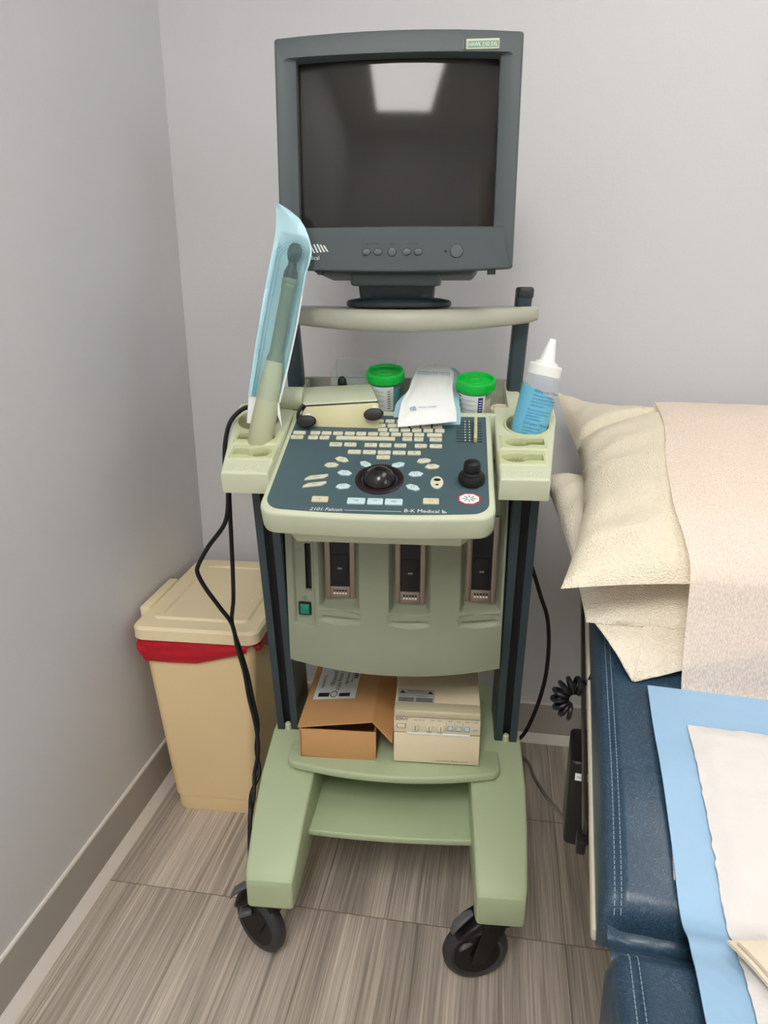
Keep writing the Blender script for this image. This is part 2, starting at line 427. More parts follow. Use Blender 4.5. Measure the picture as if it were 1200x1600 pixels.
MB().box((WX1 + .04, wy0 + .03, wz0 + .03), (WX1 + .045, wy1 - .03, wz1 - .03), 'pane').build('window_pane', win, win.location)
d = struct(empty('door_1', (1.3, WY0, 0)))
MB().box((0.87, WY0 + .001, 0.005), (1.75, WY0 + .035, 2.05), 'door', .004).build('door_leaf', d, d.location)
fr = MB(); fr.box((0.80, WY0, 0), (0.87, WY0 + .05, 2.12), 'frame', .004); fr.box((1.75, WY0, 0), (1.82, WY0 + .05, 2.12), 'frame', .004); fr.box((0.80, WY0, 2.05), (1.82, WY0 + .05, 2.12), 'frame', .004)
fr.build('door_frame', d, d.location)
MB().tube([(0.94, WY0 + .035, 1.0), (0.94, WY0 + .08, 1.0), (1.05, WY0 + .085, 1.0)], .01, 'metal').build('door_handle', d, d.location)

def skirting(name, p0, p1, inward):
    p0, p1, n = Vector(p0), Vector(p1), Vector(inward)
    prof = [(0, 0), (.020, 0), (.019, .004), (.011, .010), (.0065, .018), (.006, .107), (.005, .109), (0, .109)]
    mb = MB(); R = [[p + n * a + Vector((0, 0, z)) for a, z in prof] for p in (p0, p1)]
    mb.rings(R, 'baseboard'); return struct(mb.build(name, smooth=20))
def trim_lines(name, p0, p1, inward):
    p0, p1, n = Vector(p0), Vector(p1), Vector(inward)
    mb = MB()
    for prof in ([(0, .109), (.0058, .109), (.0045, .1125), (0, .113)], [(.0195, .0), (.0222, .0), (.0135, .0135), (.0068, .0225), (.0062, .0215), (.011, .0115)]):  # first profile caulk on top, second a paler strip along the toe
        mb.rings([[p + n * a + Vector((0, 0, z)) for a, z in prof] for p in (p0, p1)], 'trim_white')
    return struct(mb.build(name, smooth=20))
skirting('baseboard_left', (WX0, WY0, 0), (WX0, WY1 - .0, 0), (1, 0, 0)); trim_lines('trim_1', (WX0, WY0, 0), (WX0, WY1, 0), (1, 0, 0))
skirting('baseboard_back', (WX0, WY1, 0), (WX1, WY1, 0), (0, -1, 0)); trim_lines('trim_2', (WX0, WY1, 0), (WX1, WY1, 0), (0, -1, 0))
skirting('baseboard_right', (WX1, WY0, 0), (WX1, WY1, 0), (-1, 0, 0))

def ceiling_light(x0, x1, y0, y1, label, dm='diffuser'):
    t = tag(empty('ceiling_light', ((x0 + x1) / 2, (y0 + y1) / 2, CZ)), label, 'ceiling light', 'ceiling light panels')
    fr = MB(); k = .03
    for a, b_ in (((x0, y0), (x1, y0 + k)), ((x0, y1 - k), (x1, y1)), ((x0, y0 + k), (x0 + k, y1 - k)), ((x1 - k, y0 + k), (x1, y1 - k))):
        fr.box((*a, CZ - .03), (*b_, CZ + .005), 'frame', .003)
    fr.build('frame', t, t.location)
    MB().box((x0 + k, y0 + k, CZ - .022), (x1 - k, y1 - k, CZ - .012), dm).build('diffuser', t, t.location)
    return t
ceiling_light(-0.42, 0.18, -1.42, -0.20, 'long white ceiling light panel nearest the left wall')
ceiling_light(0.40, 1.00, 0.05, 1.25, 'long white ceiling light panel above the exam table', 'diffuser2')

# ------------------------------------------------------------------ the ultrasound cart
CO = Vector((-0.148, 0.895, 0)); CYAW = rad(4.15)
CR = Matrix.Rotation(CYAW, 4, 'Z')
def cw(p): return CO + (CR @ Vector(p))
cart = tag(empty('ultrasound_cart', CO, CYAW), 'sage green medical ultrasound machine on four black casters', 'ultrasound machine')
def on_cart(name, base, label, cat, group=None):
    """a thing standing on the cart; its shapes are given in cart coordinates"""
    return tag(empty(name, cw(base), CYAW), label, cat, group)
AL = rad(22.44)
def K(u, v, n=0.0): return Vector((-.016 + u, .045 + v * cos(AL) - n * sin(AL), .845 + v * sin(AL) + n * cos(AL)))
KT = Matrix.Translation(K(0, 0, 0)) @ Matrix.Rotation(AL, 4, 'X')     # console plane frame

# base legs
for s, nm in ((-1, 'l'), (1, 'r')):
    secs = [(-.003, .150, .196, .157, .229), (-.001, .147, .203, .154, .232), (.006, .146, .2105, .152, .234), (.013, .147, .2165, .151, .2355), (.08, .158, .256, .148, .240), (.16, .166, .292, .144, .243), (.25, .170, .322, .144, .241),
            (.33, .170, .330, .146, .238), (.42, .166, .310, .150, .236), (.50, .158, .235, .152, .233), (.512, .152, .215, .156, .229)]
    R = []
    for y, zb, zt, xi, xo in secs:
        c = rrect(xo - xi, zt - zb, .0065, 3, (xi + xo) / 2, (zt + zb) / 2)
        R.append([(s * px, y, pz) for px, pz in (c if s > 0 else c)])
    MB().rings(R, 'green').build('base_leg', cart, smooth=26)
# low tray between the legs
tr = MB()
def tray_out(y0, y1, x, bulge, n=16):
    fr = [(-x + 2 * x * i / n, y0 - bulge * (1 - (2 * i / n - 1) ** 2)) for i in range(n + 1)]
    return fr + [(x, y1), (-x, y1)]
tr.prism(tray_out(.112, .47, .152, .006), .199, .212, 'green', .003, 3)
tr.prism([(-.15, .455), (.15, .455), (.15, .475), (-.15, .475)], .205, .30, 'green', .004)
tr.build('base_tray', cart)
# printer shelf
sh = MB()
o = []
n = 20
for i in range(n + 1):
    t = -1 + 2 * i / n; o.append((t * .172, .140 + .022 * t * t))
for k in range(1, 7):
    a = rad(-80 + 90 * k / 6); o.append((.172 + .026 * cos(a), .162 + .026 + .026 * sin(a)))
o += [(.196, .47), (-.196, .47)]
for k in range(5, -1, -1):
    a = rad(-80 + 90 * k / 6); o.append((-.172 - .026 * cos(a), .188 + .026 * sin(a)))
sh.prism(o, .299, .315, 'green', .005, 3)
sh.build('shelf', cart)
# side posts: grooved dark extrusions leaning slightly forward
def post_ring(s, z):
    k = (z - .33) / .43; y = .25 - .07 * k
    prof = [(.232, 0), (.219, 0), (.219, .016), (.205, .016), (.205, .002), (.192, .002), (.190, .006), (.190, .10), (.232, .10), (.2335, .05)]
    return [(s * a, y + b, z) for a, b in prof]
for s in (-1, 1):
    mb = MB(); mb.rings([post_ring(s, z) for z in (.315, .5, .7, .868)], 'slate')
    # dark strip along the groove floor
    mb.rings([[(s * a, .25 - .07 * (z - .33) / .43 + b, z) for a, b in ((.2185, .0155), (.2055, .0155), (.2055, .0148), (.2185, .0148))] for z in (.33, .86)], 'dark')
    mb.build('side_post', cart, smooth=25)
    mb = MB(); mb.lathe([(.0062, 0), (.0062, .012), (.004, .015)], 'rim', 16, Matrix.Translation((s * .212, .2545, .322))); mb.build('post_plug', cart)
# grey-green front housing: height field with three connector bays
PZ0, PZ1, PXW = .512, .84, .187
SOCK = [(-.093, .637), (.028, .634), (.1485, .636)]
def sm(a, b, x):
    t = max(0, min(1, (x - a) / (b - a))); return t * t * (3 - 2 * t)
def boxm(x, z, x0, x1, z0, z1, s):
    return sm(x0 - s, x0, x) * (1 - sm(x1, x1 + s, x)) * sm(z0 - s, z0, z) * (1 - sm(z1, z1 + s, z))
def front_y(x, z):
    y = .196 - .022 * (1 - (x / PXW) ** 2)
    y -= .010 * sm(.60, .52, z) * (1 - (x / PXW) ** 2)
    for sx, sz in SOCK:
        y += .020 * boxm(x, z, sx - .027, sx + .027, sz - .008, .90, .009)
        dx, dz = (x - sx) / .034, (z - (.603 - .0)) / .010
        q = dx * dx + dz * dz
        if q < 1 and z < .606: y += .006 * (1 - q)
        y += .0018 * boxm(x, z, sx - .034, sx + .034, .600, .612 + .006 * (1 - (min(1, abs(x - sx) / .036)) ** 2), .005)
    y += .005 * boxm(x, z, -.172, -.139, .588, .90, .003)
    y += .006 * boxm(x, z, -.1525, -.1435, .652, .736, .0012)
    return y
def fp(u, v):
    x = -PXW + 2 * PXW * u; z = PZ0 + (PZ1 - PZ0) * v
    z -= 0.006 * (1 - (2 * u - 1) ** 2) * (1 - v)
    return Vector((x, front_y(x, z), z))
mb = MB()
g = mb.grid(fp, 200, 170, 'panelgrey', mf=lambda u, v: 'dark' if (-.1525 < -PXW + 2 * PXW * u < -.1435 and .652 < PZ0 + (PZ1 - PZ0) * v < .736) else 'panelgrey')
# side and bottom walls back to y .46
bk = [mb.bm.verts.new((-PXW, .46, PZ0)), mb.bm.verts.new((PXW, .46, PZ0)), mb.bm.verts.new((PXW, .46, PZ1)), mb.bm.verts.new((-PXW, .46, PZ1))]
mb.face([g[i][0] for i in range(201)] + [bk[1], bk[0]], 'panelgrey'); mb.face([g[i][170] for i in range(200, -1, -1)] + [bk[3], bk[2]], 'panelgrey')
mb.face([g[0][j] for j in range(171)] + [bk[3], bk[0]], 'panelgrey'); mb.face([g[200][j] for j in range(170, -1, -1)] + [bk[1], bk[2]], 'panelgrey'); mb.face(bk, 'panelgrey')
mb.build('front_housing', cart, smooth=30)
for (sx, sz), deep in zip(SOCK, (.0, .0, .0)):
    y0 = front_y(sx, .7)
    mb = MB(); z1 = .79
    mb.box((sx - .026, y0 - .006, sz), (sx - .017, y0 + .004, z1), 'metal', .001); mb.box((sx + .017, y0 - .006, sz), (sx + .026, y0 + .004, z1), 'metal', .001)
    mb.box((sx - .017, y0 - .006, sz), (sx + .017, y0 + .004, sz + .022), 'metal', .001)
    mb.box((sx - .0165, y0 - .003, sz + .022), (sx + .0165, y0 + .003, z1), 'black')
    mb.box((sx - .0135, y0 - .0045, sz + .028), (sx + .0135, y0 - .0028, sz + .080), 'dark', .0008)
    for i in range(5):
        for j in range(2): mb.box((sx - .0115 + i * .005, y0 - .0072, sz + .008 + j * .005), (sx - .0085 + i * .005, y0 - .005, sz + .011 + j * .005), 'dark' if j else 'frame')
    mb.box((sx - .004, y0 - .006, sz + .054), (sx + .004, y0 - .0042, sz + .057), 'metal')
    mb.build('probe_socket', cart)
y0 = front_y(-.1555, .615)
sw = MB(); T = Matrix.Translation((-.1555, y0, .616)) @ Matrix.Rotation(rad(90), 4, 'X')
sw.prism(rrect(.0225, .024, .002), -.001, .005, 'black', .001, T=T); sw.build('switch_bezel', cart)
sw = MB(); sw.prism(rrect(.016, .018, .001), .004, .0072, 'switch', .001, T=T); sw.build('power_switch', cart)
mk = MB()
R = [[(r * cos(2 * PI * i / 20), r * sin(2 * PI * i / 20), .001) for i in range(20)] for r in (.0042, .0036)]
mk.rings(R, 'inkgrey', False, False, T=Matrix.Translation((-.1555, y0, .635)) @ Matrix.Rotation(rad(90), 4, 'X'))
mk.box((-.1559, y0 - .0014, .633), (-.1551, y0 - .0008, .637), 'inkgrey')
mb_ = mk; mb_.build('power_symbol', cart); mk = MB()
yy = front_y(-.162, .726)
mk.rings([[( -.163 + r * cos(a), yy - .0008, .724 + r * sin(a)) for a in (rad(90), rad(210), rad(330))] for r in (.005, .004)], 'inkgrey', False, False)
mk.build('triangle_symbol', cart)

# console: sloped body, rim, teal control panel
def console_outline(inset=0.0, vb=.262):
    o = []; w = .172 - inset; n = 18; r = .026
    for i in range(n + 1):
        t = -1 + 2 * i / n; o.append((t * (w - r), -.016 + inset + .006 * t * t))
    for k in range(1, 8):
        a = rad(-86 + 86 * k / 7); o.append((w - r + r * cos(a), -.010 + inset + r + r * sin(a)))
    o += [(w + .001, vb - inset), (-w + .006, vb - inset)]
    for k in range(7, 0, -1):
        a = rad(-86 + 86 * k / 7); o.append((-(w - r) - r * cos(a), -.010 + inset + r + r * sin(a)))
    return o
mb = MB(); mb.prism(console_outline(), -.042, 0.0, 'rim', .006, 3, T=KT); console = mb.build('console', cart)
mb = MB(); mb.prism(console_outline(.009, .262), -.001, .0008, 'teal', .0003, 1, T=KT); mb.build('control_panel', console)
mb = MB(); k = [(-.137 + .012, .012), (.137 - .012, .012), (.14, .03), (.14, .16), (-.14, .16), (-.14, .03)]
mb.prism(k, -.078, -.040, 'rim', .006, 3, T=KT); mb.build('console_keel', cart)

def key_obj(pts, m, legend=None, h=.0032, sz=.0042):
    mb = MB(); mb.prism(pts, 0, h, m, .0009, 2, T=KT)
    cx = sum(p[0] for p in pts) / len(pts); cy = sum(p[1] for p in pts) / len(pts)
    if legend:
        if legend == '~':
            r = random.choice((0, 1, 2))
            w = .0028
            if r == 0: mb.text('[ ]', .0055, 'inkgrey', KT @ Matrix.Translation((cx, cy - .0016, h + .0002)), 'CENTER')
            elif r == 1: mb.text('<>', .0055, 'inkgrey', KT @ Matrix.Translation((cx, cy - .0016, h + .0002)), 'CENTER')
            else: mb.text('o-', .0055, 'inkgrey', KT @ Matrix.Translation((cx, cy - .0016, h + .0002)), 'CENTER')
        else: mb.text(legend, sz, 'ink', KT @ Matrix.Translation((cx, cy - sz * .35, h + .0002)), 'CENTER')
    return mb.build('key', console)
def kr(u0, u1, v, hh=.0095, m='key', leg=None): return key_obj(rrect(u1 - u0, hh, .0018, 4, (u0 + u1) / 2, v), m, leg)
# typing rows
for u0, u1, l in ((-.157, -.1363, 'Alt'), (-.128, -.1115, '~'), (-.109, -.093, '~'), (.0272, .0433, '~'), (.0464, .0617, '~'), (.0715, .0917, 'Alt')): kr(u0, u1, .1812, leg=l)
kr(-.0815, .0157, .1812, leg=None)
us = [-.1555, -.1264, -.1075, -.0882, -.0688, -.0496, -.0303, -.0116, .0079, .0267, .0458, .0669]
for i, u in enumerate(us):
    kr(u, u + (.0165 if i not in (0, 11) else (.021 if i == 0 else .0246)), .1942, leg=' zxcvbnm,.^ '[i] if i < 12 else None)
for i in range(6): kr(-.0152 + i * .0189, -.0152 + i * .0189 + .016, .2074, leg='jkl;\'#'[i])
for i in range(6): kr(-.0190 + i * .0189, -.0190 + i * .0189 + .016, .2203, leg='uiop[]'[i])
for i in range(6): kr(-.0235 + i * .0189, -.0235 + i * .0189 + .016, .2335, leg='789-0='[i])
# set-up row, function row
for (u0, u1), l in zip(((-.0897, -.069), (-.0657, -.0456), (-.0326, -.0123), (-.0088, .0111), (.0153, .0351), (.0483, .068), (.0721, .0921)), ('Setup', '~', '~', 'ABC', '~', '~', '~')): kr(u0, u1, .1626, .0098, leg=l)
for i in range(5): kr(-.0572 + i * .0238, -.0572 + i * .0238 + .021, .1426, .0098, leg='F%d' % (i + 1))
kr(-.0101, .0111, .1295, .0095, leg='~')
# diamond keys around the track ball
def kd(u, v, ang, m='key', w=.0115, hh=.0062):
    a = rad(ang); p = [(w, -.001), (w * .45, hh * .85), (-w * .55, hh), (-w, .0), (-w * .5, -hh * .9), (w * .6, -hh)]
    pts = [(u + x * cos(a) - y * sin(a), v + x * sin(a) + y * cos(a)) for x, y in p]
    key_obj(pts, m, '~')
for u, v, a, m in ((-.0639, .1214, -12, 'key'), (-.0785, .1064, 10, 'key'), (-.0552, .0867, 0, 'keyblue'), (-.0534, .0534, 14, 'keyblue'), (-.0248, .1098, -30, 'keyblue'), (.025, .1102, 30, 'keyblue'),
                   (.0647, .1226, 18, 'key'), (.0782, .108, 12, 'key'), (.0537, .0881, 12, 'keyblue'), (.051, .0549, -18, 'keyblue')): kd(u, v, a, m)
for v, l in ((.0745, 'Preset'), (.0563, 'Rate')):
    pts = [(-.1145, v - .008), (-.086, v - .0022), (-.0795, v + .0045), (-.0805, v + .008), (-.107, v + .0025), (-.1135, v - .0035)]
    key_obj(pts, 'key', l, sz=.0038)
kr(-.0958, -.0711, .0216, .0125, 'keytan', '~')
for u0, u1, l in ((-.043, -.0165, 'M/B'), (-.0135, .0095, '~'), (.0122, .038, 'Appl')): kr(u0, u1, .0196, .0135, 'keyblue', l)
kr(.0674, .0907, .0235, .0125, 'keytan', '~')
# oval key with two dark pips
mb = MB(); mb.prism([(.0864 + .0098 * cos(2 * PI * i / 28), .0682 + .0148 * sin(2 * PI * i / 28)) for i in range(28)], 0, .003, 'key', .001, 2, T=KT)
mb.prism([(.0867 + .0052 * cos(2 * PI * i / 20), .0735 + .0032 * sin(2 * PI * i / 20)) for i in range(20)], .003, .0034, 'ink', T=KT)
mb.prism([(.0867 + .0026 * cos(2 * PI * i / 20), .0615 + .0018 * sin(2 * PI * i / 20)) for i in range(20)], .003, .0034, 'ink', T=KT)
mb.build('key', console)
# track ball
mb = MB(); TB = KT @ Matrix.Translation((-.0006, .0742, 0))
mb.lathe([(.0372, 0), (.0368, .0022), (.034, .0035), (.0275, .0030), (.0262, -.0005)], 'ballring', 48, TB, cap0=False, cap1=False); mb.build('trackball_ring', console)
mb = MB(); mb.lathe([(.0265 * cos(rad(a)), .0265 * sin(rad(a)) - .006) for a in range(-20, 90, 5)] + [(.0004, .0205)], 'ball', 48, TB); mb.build('trackball', console)
# joystick knob
TJ = KT @ Matrix.Translation((.1378, .0738, 0)) @ Matrix.Rotation(-AL * .4, 4, 'X')
mb = MB(); mb.lathe([(.0185, 0), (.0200, .004), (.0200, .010), (.0175, .0145), (.0125, .0155), (.0110, .018), (.0125, .0205), (.0130, .027), (.0115, .033), (.0080, .0355), (.0004, .036)], 'rubber', 36, TJ); mb.build('joystick_knob', console)
# octagonal red-edged sign
oc = lambda r, q=1.0: [(.1342 + r * cos(rad(22.5 + 45 * k)) * 1.18, .0323 + r * .9 * sin(rad(22.5 + 45 * k))) for k in range(8)]
mb = MB(); mb.prism(oc(.0150), .0008, .0012, 'red', T=KT); mb.prism(oc(.0128), .0010, .0015, 'label', T=KT)
for k in range(8):
    a = rad(45 * k); mb.tube([(KT @ Vector((.1342 + .003 * cos(a), .0323 + .0026 * sin(a), .0016))), (KT @ Vector((.1342 + .0105 * cos(a), .0323 + .008 * sin(a), .0016)))], .0007, 'inkgrey', 6, 1)
mb.build('octagon_sticker', console)
# lettering on the console
mb = MB(); h = .0010
mb.text('2101 Falcon', .0098, 'white', KT @ Matrix.Translation((-.0958, -.0028, h)), sx=1.0, shear=.25)
mb.box((-.0445, -.0006, h - .0001), (.0372, .0000, h), 'white', T=KT)
mb.text('B-K Medical', .0102, 'white', KT @ Matrix.Translation((.041, -.0012, h)), sx=1.02)
for k in range(4): mb.prism([(.0955 + k * .0018, -.0012), (.0965 + k * .0018, -.0012), (.0965 + k * .0018, .0058 - k * .0016), (.0955 + k * .0018, .0062 - k * .0016)], h - .0001, h, 'white', T=KT)
mb.build('console_lettering', console)
# gain sliders
mb = MB()
for k in range(8):
    v = .178 + k * .0079; mb.box((.1145, v, .0006), (.1560, v + .0016, .0011), 'dark', T=KT)
mb.build('slider_slots', console)
mb = MB()
for k in range(8):
    for u in (.1285, .1355): mb.box((u, .1805 + k * .0079, .0006), (u + .0012, .1845 + k * .0079, .0011), 'white', T=KT)
mb.build('slider_scale', console)
for k in range(8):
    v = .1788 + k * .0079; mb = MB(); mb.box((.1425 + k * .0002, v - .003, .0008), (.1478 + k * .0002, v + .0038, .0115), 'cream', .0012, T=KT); mb.build('slider_knob', console)

# side holders with cup bore and two keyhole slots
AH = math.atan2(.058, .19)
def Hc(x, v, n): return Vector((x, .1 + v * cos(AH) - n * sin(AH), .885 + v * sin(AH) + n * cos(AH)))
def holder(s):
    c0 = -.011
    VL = .235
    def xo(v): return .2475 + .030 * min(1, max(0, v / .2))
    def fld(x, v):
        dx = x - .2265; n = 0.0; mm = 'rim'
        q = math.hypot(dx, (v - .166) * .93)
        if q < .0395:
            n += .0025 * (1 - sm(.0375, .0395, q)); mm = 'insert'
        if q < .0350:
            n = .0025 - .034 * (1 - sm(.0325, .0350, q)); mm = 'insert_shaded' if q < .0337 else 'insert'
        for vc, sh in ((.106, 0.0), (.057, -.006)):
            xi, xe = .1785 + sh, .2515 + sh
            a = boxm(x, v, xi + .003, xe - .002, vc - .019, vc + .019, .004)
            if a > 0:
                n += .0022 * a; mm = 'insert' if a > .4 else mm
                e = math.hypot((x - (.2075 + sh)) / .0225, (v - vc) / .0155)
                d = 1 - sm(.58, 1.0, e)
                d2 = boxm(x, v, .205 + sh, .2465 + sh, vc - .0075, vc + .0075, .0015)
                dd = max(d, d2 * .82)
                n -= .020 * dd
                if dd > .5: mm = 'insert_shaded'
        if .0035 < v < .021:
            i = (x - .176) / .0088; j = (v - .0055) / .0052; sx_ = (i + .5 * (round(j) % 2))
            if .170 < x < .236 and abs(j - round(j)) < .36 and abs(sx_ - round(sx_)) < .22 and 0 <= round(j) <= 2: n += .0007
        return n, mm
    def top(u, w):
        v = -.004 + VL * w; x = .1735 + (xo(v) - .1735) * u
        v2 = v + (.004 * u if v < .01 else 0)
        n = fld(x, v)[0]
        e = min(u, 1 - u) * .09; ev = w * VL
        n -= .004 * (1 - min(1, math.sqrt(max(0, 1 - (1 - min(1, e / .005)) ** 2)))) + .004 * (1 - math.sqrt(max(0, 1 - (1 - min(1, ev / .006)) ** 2)))
        p = Hc(x, v, n); p.x = c0 + s * (x) if s > 0 else c0 - x
        return p
    def bot(u, w):
        v = -.004 + VL * w; x = .1735 + (xo(v) - .1735) * u
        p = Hc(x, v, -.037); p.x = c0 + s * x; return p
    mb = MB()
    def mf(u, w):
        v = -.004 + VL * w; x = .1735 + (xo(v) - .1735) * u; return fld(x, v)[1]
    mb.solid_grid(top, bot, 120, 260, 'rim', mf)
    return mb.build('accessory_holder', cart, smooth=50)
holder(-1); holder(1)

# rear tray and inner housing
mb = MB()
mb.box((-.188, .215, .80), (.188, .455, .862), 'panelgrey', .004); mb.build('inner_housing', cart)
mb = MB()
mb.hexa([(-.188, .297, .865), (.190, .297, .865), (.190, .462, .865), (-.188, .462, .865), (-.188, .297, .910), (.190, .297, .910), (.190, .462, .954), (-.188, .462, .954)], 'bargrey', .002)
mb.hexa([(-.19, .292, .865), (.192, .292, .865), (.192, .304, .865), (-.19, .304, .865), (-.19, .292, .944), (.192, .292, .944), (.192, .304, .946), (-.19, .304, .946)], 'rim', .003)
mb.box((-.20, .455, .865), (.205, .472, .984), 'bargrey', .004)
for s in (-1, 1):
    xs = (.188, .214) if s > 0 else (-.212, -.186)
    mb.hexa([(xs[0], .295, .865), (xs[1], .295, .865), (xs[1], .465, .865), (xs[0], .465, .865), (xs[0], .295, .947), (xs[1], .295, .947), (xs[1], .465, .982), (xs[0], .465, .982)], 'rim', .004)
mb.build('rear_tray', cart)
# upright posts and caps
for s in (-1, 1):
    mb = MB(); R = []
    for z, xw, yc in ((.90, .204, .425), (1.0, .206, .42), (1.142, .212, .405)):
        R.append([(s * xw + a, yc + b, z) for a, b in rrect(.028, .04, .008, 5)])
    mb.rings(R, 'slate'); mb.build('upright_post', cart)
    mb = MB(); mb.prism(rrect(.030, .042, .009, 5, s * .213, .405), 1.132, 1.152, 'charcoal', .005, 3); mb.build('post_cap', cart)
# monitor support bar
mb = MB(); R = []
n = 30
for i in range(n + 1):
    t = -1 + 2 * i / n; x = t * .238
    b = 1 - t * t
    yf = .375 - .11 * b ** 1.0; yb = .46; zt = 1.120 - .004 * b; zb = 1.094 - .013 * b
    e = 1 if abs(t) < .97 else .82
    zc = (zt + zb) / 2; hh = (zt - zb) / 2 * e
    yf2 = yf + (.012 if e < 1 else 0)
    sec = []
    for k in range(9):
        a = rad(90 + 180 * k / 8); sec.append((yf2 + .012 + .012 * cos(a), zc + hh * sin(a)))
    sec += [(yb - .004, zc - hh), (yb, zc - hh + .004), (yb, zc + hh - .004), (yb - .004, zc + hh)]
    R.append([(x, a, z) for a, z in sec])
mb.rings(R, 'bargrey'); mb.build('monitor_shelf', cart, smooth=40)

# casters
def caster(sx, sy, wx, wy, yaw, front=True):
    """swivel at (sx, sy); wheel touches the floor at (wx, wy)"""
    t = empty('caster', (sx, sy, 0)); t.parent = cart
    ax = Vector((cos(yaw), sin(yaw), 0))       # rolling direction
    nn = Vector((-sin(yaw), cos(yaw), 0))      # axle
    r, hw = .0575, .015
    o = Vector((wx - sx, wy - sy, r))
    T = basis(ax, Vector((0, 0, 1)), ax.cross(Vector((0, 0, 1))), o)
    mb = MB(); mb.lathe([(.040, -hw * .8), (.046, -hw), (.053, -hw * .75), (r, -hw * .3), (r, hw * .3), (.053, hw * .75), (.046, hw), (.040, hw * .8)], 'tyre', 48, T, cap0=False, cap1=False)
    wheel = mb.build('wheel', t, smooth=40)
    mb = MB(); mb.lathe([(.0405, -hw * .82), (.034, -hw * .55), (.012, -hw * .5), (.010, -hw * .9), (.010, hw * .9), (.012, hw * .5), (.034, hw * .55), (.0405, hw * .82)], 'black', 40, T); mb.build('wheel_disc', wheel)
    # fork: two cheeks from axle up to the swivel head, joined by a hood
    mb = MB()
    side = T.to_3x3() @ Vector((0, 0, 1))
    for q in (-1, 1):
        pts = []
        off = side * (q * (hw + .004))
        a0 = o + off; top = Vector((0, 0, .128)) + off
        d = ax * .013
        ring0 = [a0 - d + Vector((0, 0, -.012)), a0 + d + Vector((0, 0, -.012)), top + ax * .022, top - ax * .022]
        th = side * .0022
        mb.hexa([p - th for p in ring0] + [p + th for p in ring0], 'black', .0015)
    hood = [Vector((0, 0, .116)) + ax * a + side * b for a, b in rrect(.062, .050, .018, 5)]
    mb.rings([[p for p in hood], [p + Vector((0, 0, .02)) for p in hood]], 'black')
    mb.lathe([(.016, .130), (.016, .16)], 'charcoal', 20)
    mb.build('fork', t, smooth=40)
    if front:
        dirv = (o * Vector((1, 1, 0))).normalized()
        sd = Vector((-dirv.y, dirv.x, 0))
        mb = MB(); R = []
        for a, z, w2, th in ((.012, .134, .018, .014), (.030, .129, .021, .016), (.052, .119, .022, .016), (.068, .108, .018, .012), (.075, .100, .010, .005)):
            R.append([dirv * a + sd * x + Vector((0, 0, z + y)) for x, y in rrect(2 * w2, th, min(w2, th / 2) * .9, 4)])
        mb.rings(R, 'black'); mb.build('brake_housing', t, smooth=45)
        mb = MB(); R = []
        for a, z, w2, th in ((.046, .140, .006, .006), (.060, .136, .009, .008), (.076, .124, .009, .008), (.083, .112, .006, .005)):
            R.append([dirv * a + sd * x + Vector((0, 0, z + y)) for x, y in rrect(2 * w2, th, th * .45, 4)])
        mb.rings(R, 'pedal'); mb.build('brake_pedal', t, smooth=45)
        mb = MB(); R = []
        for a, z, w2, th in ((.046, .082, .010, .010), (.062, .080, .013, .012), (.070, .074, .010, .006)):
            R.append([dirv * a + sd * x + Vector((0, 0, z + y)) for x, y in rrect(2 * w2, th, th * .45, 4)])
        mb.rings(R, 'pedal'); mb.build('release_pedal', t, smooth=45)
    return t
caster(.190, .045, .157, .030, rad(12))
caster(-.197, .055, -.228, .052, rad(-33))
caster(.195, .47, .21, .50, rad(60), False)
caster(-.195, .47, -.21, .50, rad(110), False)

# ------------------------------------------------------------------ CRT monitor
mc = Vector((-.005, .37, 1.1185))
mon = on_cart('crt_monitor', mc, 'grey teal tube monitor with dark blank screen on top of the ultrasound machine', 'monitor')
TILT = rad(3.2)
MT = Matrix.Translation((-.005, .252, 1.180)) @ Matrix.Rotation(-TILT, 4, 'X')      # bezel frame: x right, y depth, z up from bezel bottom
def mring(w, zb, zt, r, y, bt=0.0, bb=0.0, n=7, m=8):
    """rounded rectangle ring with top bulge bt and bottom bulge bb, in bezel frame"""
    pts = []
    hw = w / 2
    cs = ((hw - r, zt - r, 0), (-hw + r, zt - r, 90), (-hw + r, zb + r, 180), (hw - r, zb + r, 270))
    for q, (cx, cz, a0) in enumerate(cs):
        arc = [(cx + r * cos(rad(a0 + 90 * k / n)), cz + r * sin(rad(a0 + 90 * k / n))) for k in range(n + 1)]
        pts += arc
        nx = cs[(q + 1) % 4]; e0 = arc[-1]; a1 = rad(a0 + 90); e1 = (nx[0] + r * cos(a1), nx[1] + r * sin(a1))
        for k in range(1, m): pts.append((e0[0] + (e1[0] - e0[0]) * k / m, e0[1] + (e1[1] - e0[1]) * k / m))
    out = []
    for x, z in pts:
        f = 1 - (x / hw) ** 2; tz = (z - zb) / (zt - zb)
        out.append(MT @ Vector((x, y, z + (bt * f * max(0, tz * 2 - 1) - bb * f * max(0, 1 - tz * 2)))))
    return out
mb = MB()
mb.rings([mring(.358, .004, .316, .008, .075, .006, .005), mring(.364, .000, .320, .006, .03, .007, .005), mring(.365, -.001, .321, .004, .004, .007, .005), mring(.363, .000, .320, .004, .0008, .007, .005),
          mring(.360, .0015, .3185, .004, 0, .006, .005), mring(.340, .0585, .2945, .008, 0, .004, -.001), mring(.303, .0605, .2925, .003, .007, .004, -.001), mring(.300, .062, .291, .003, .016, .004, -.001)], 'monitor', False, False)
mb.build('bezel', mon, mc, smooth=24)
mb = MB()
mb.rings([mring(.352, .008, .312, .014, .07, .005, .004), mring(.340, .014, .304, .02, .14), mring(.28, .035, .285, .03, .22), mring(.21, .06, .25, .03, .325)], 'mon_dark'); mb.build('rear_shell', mon, mc)
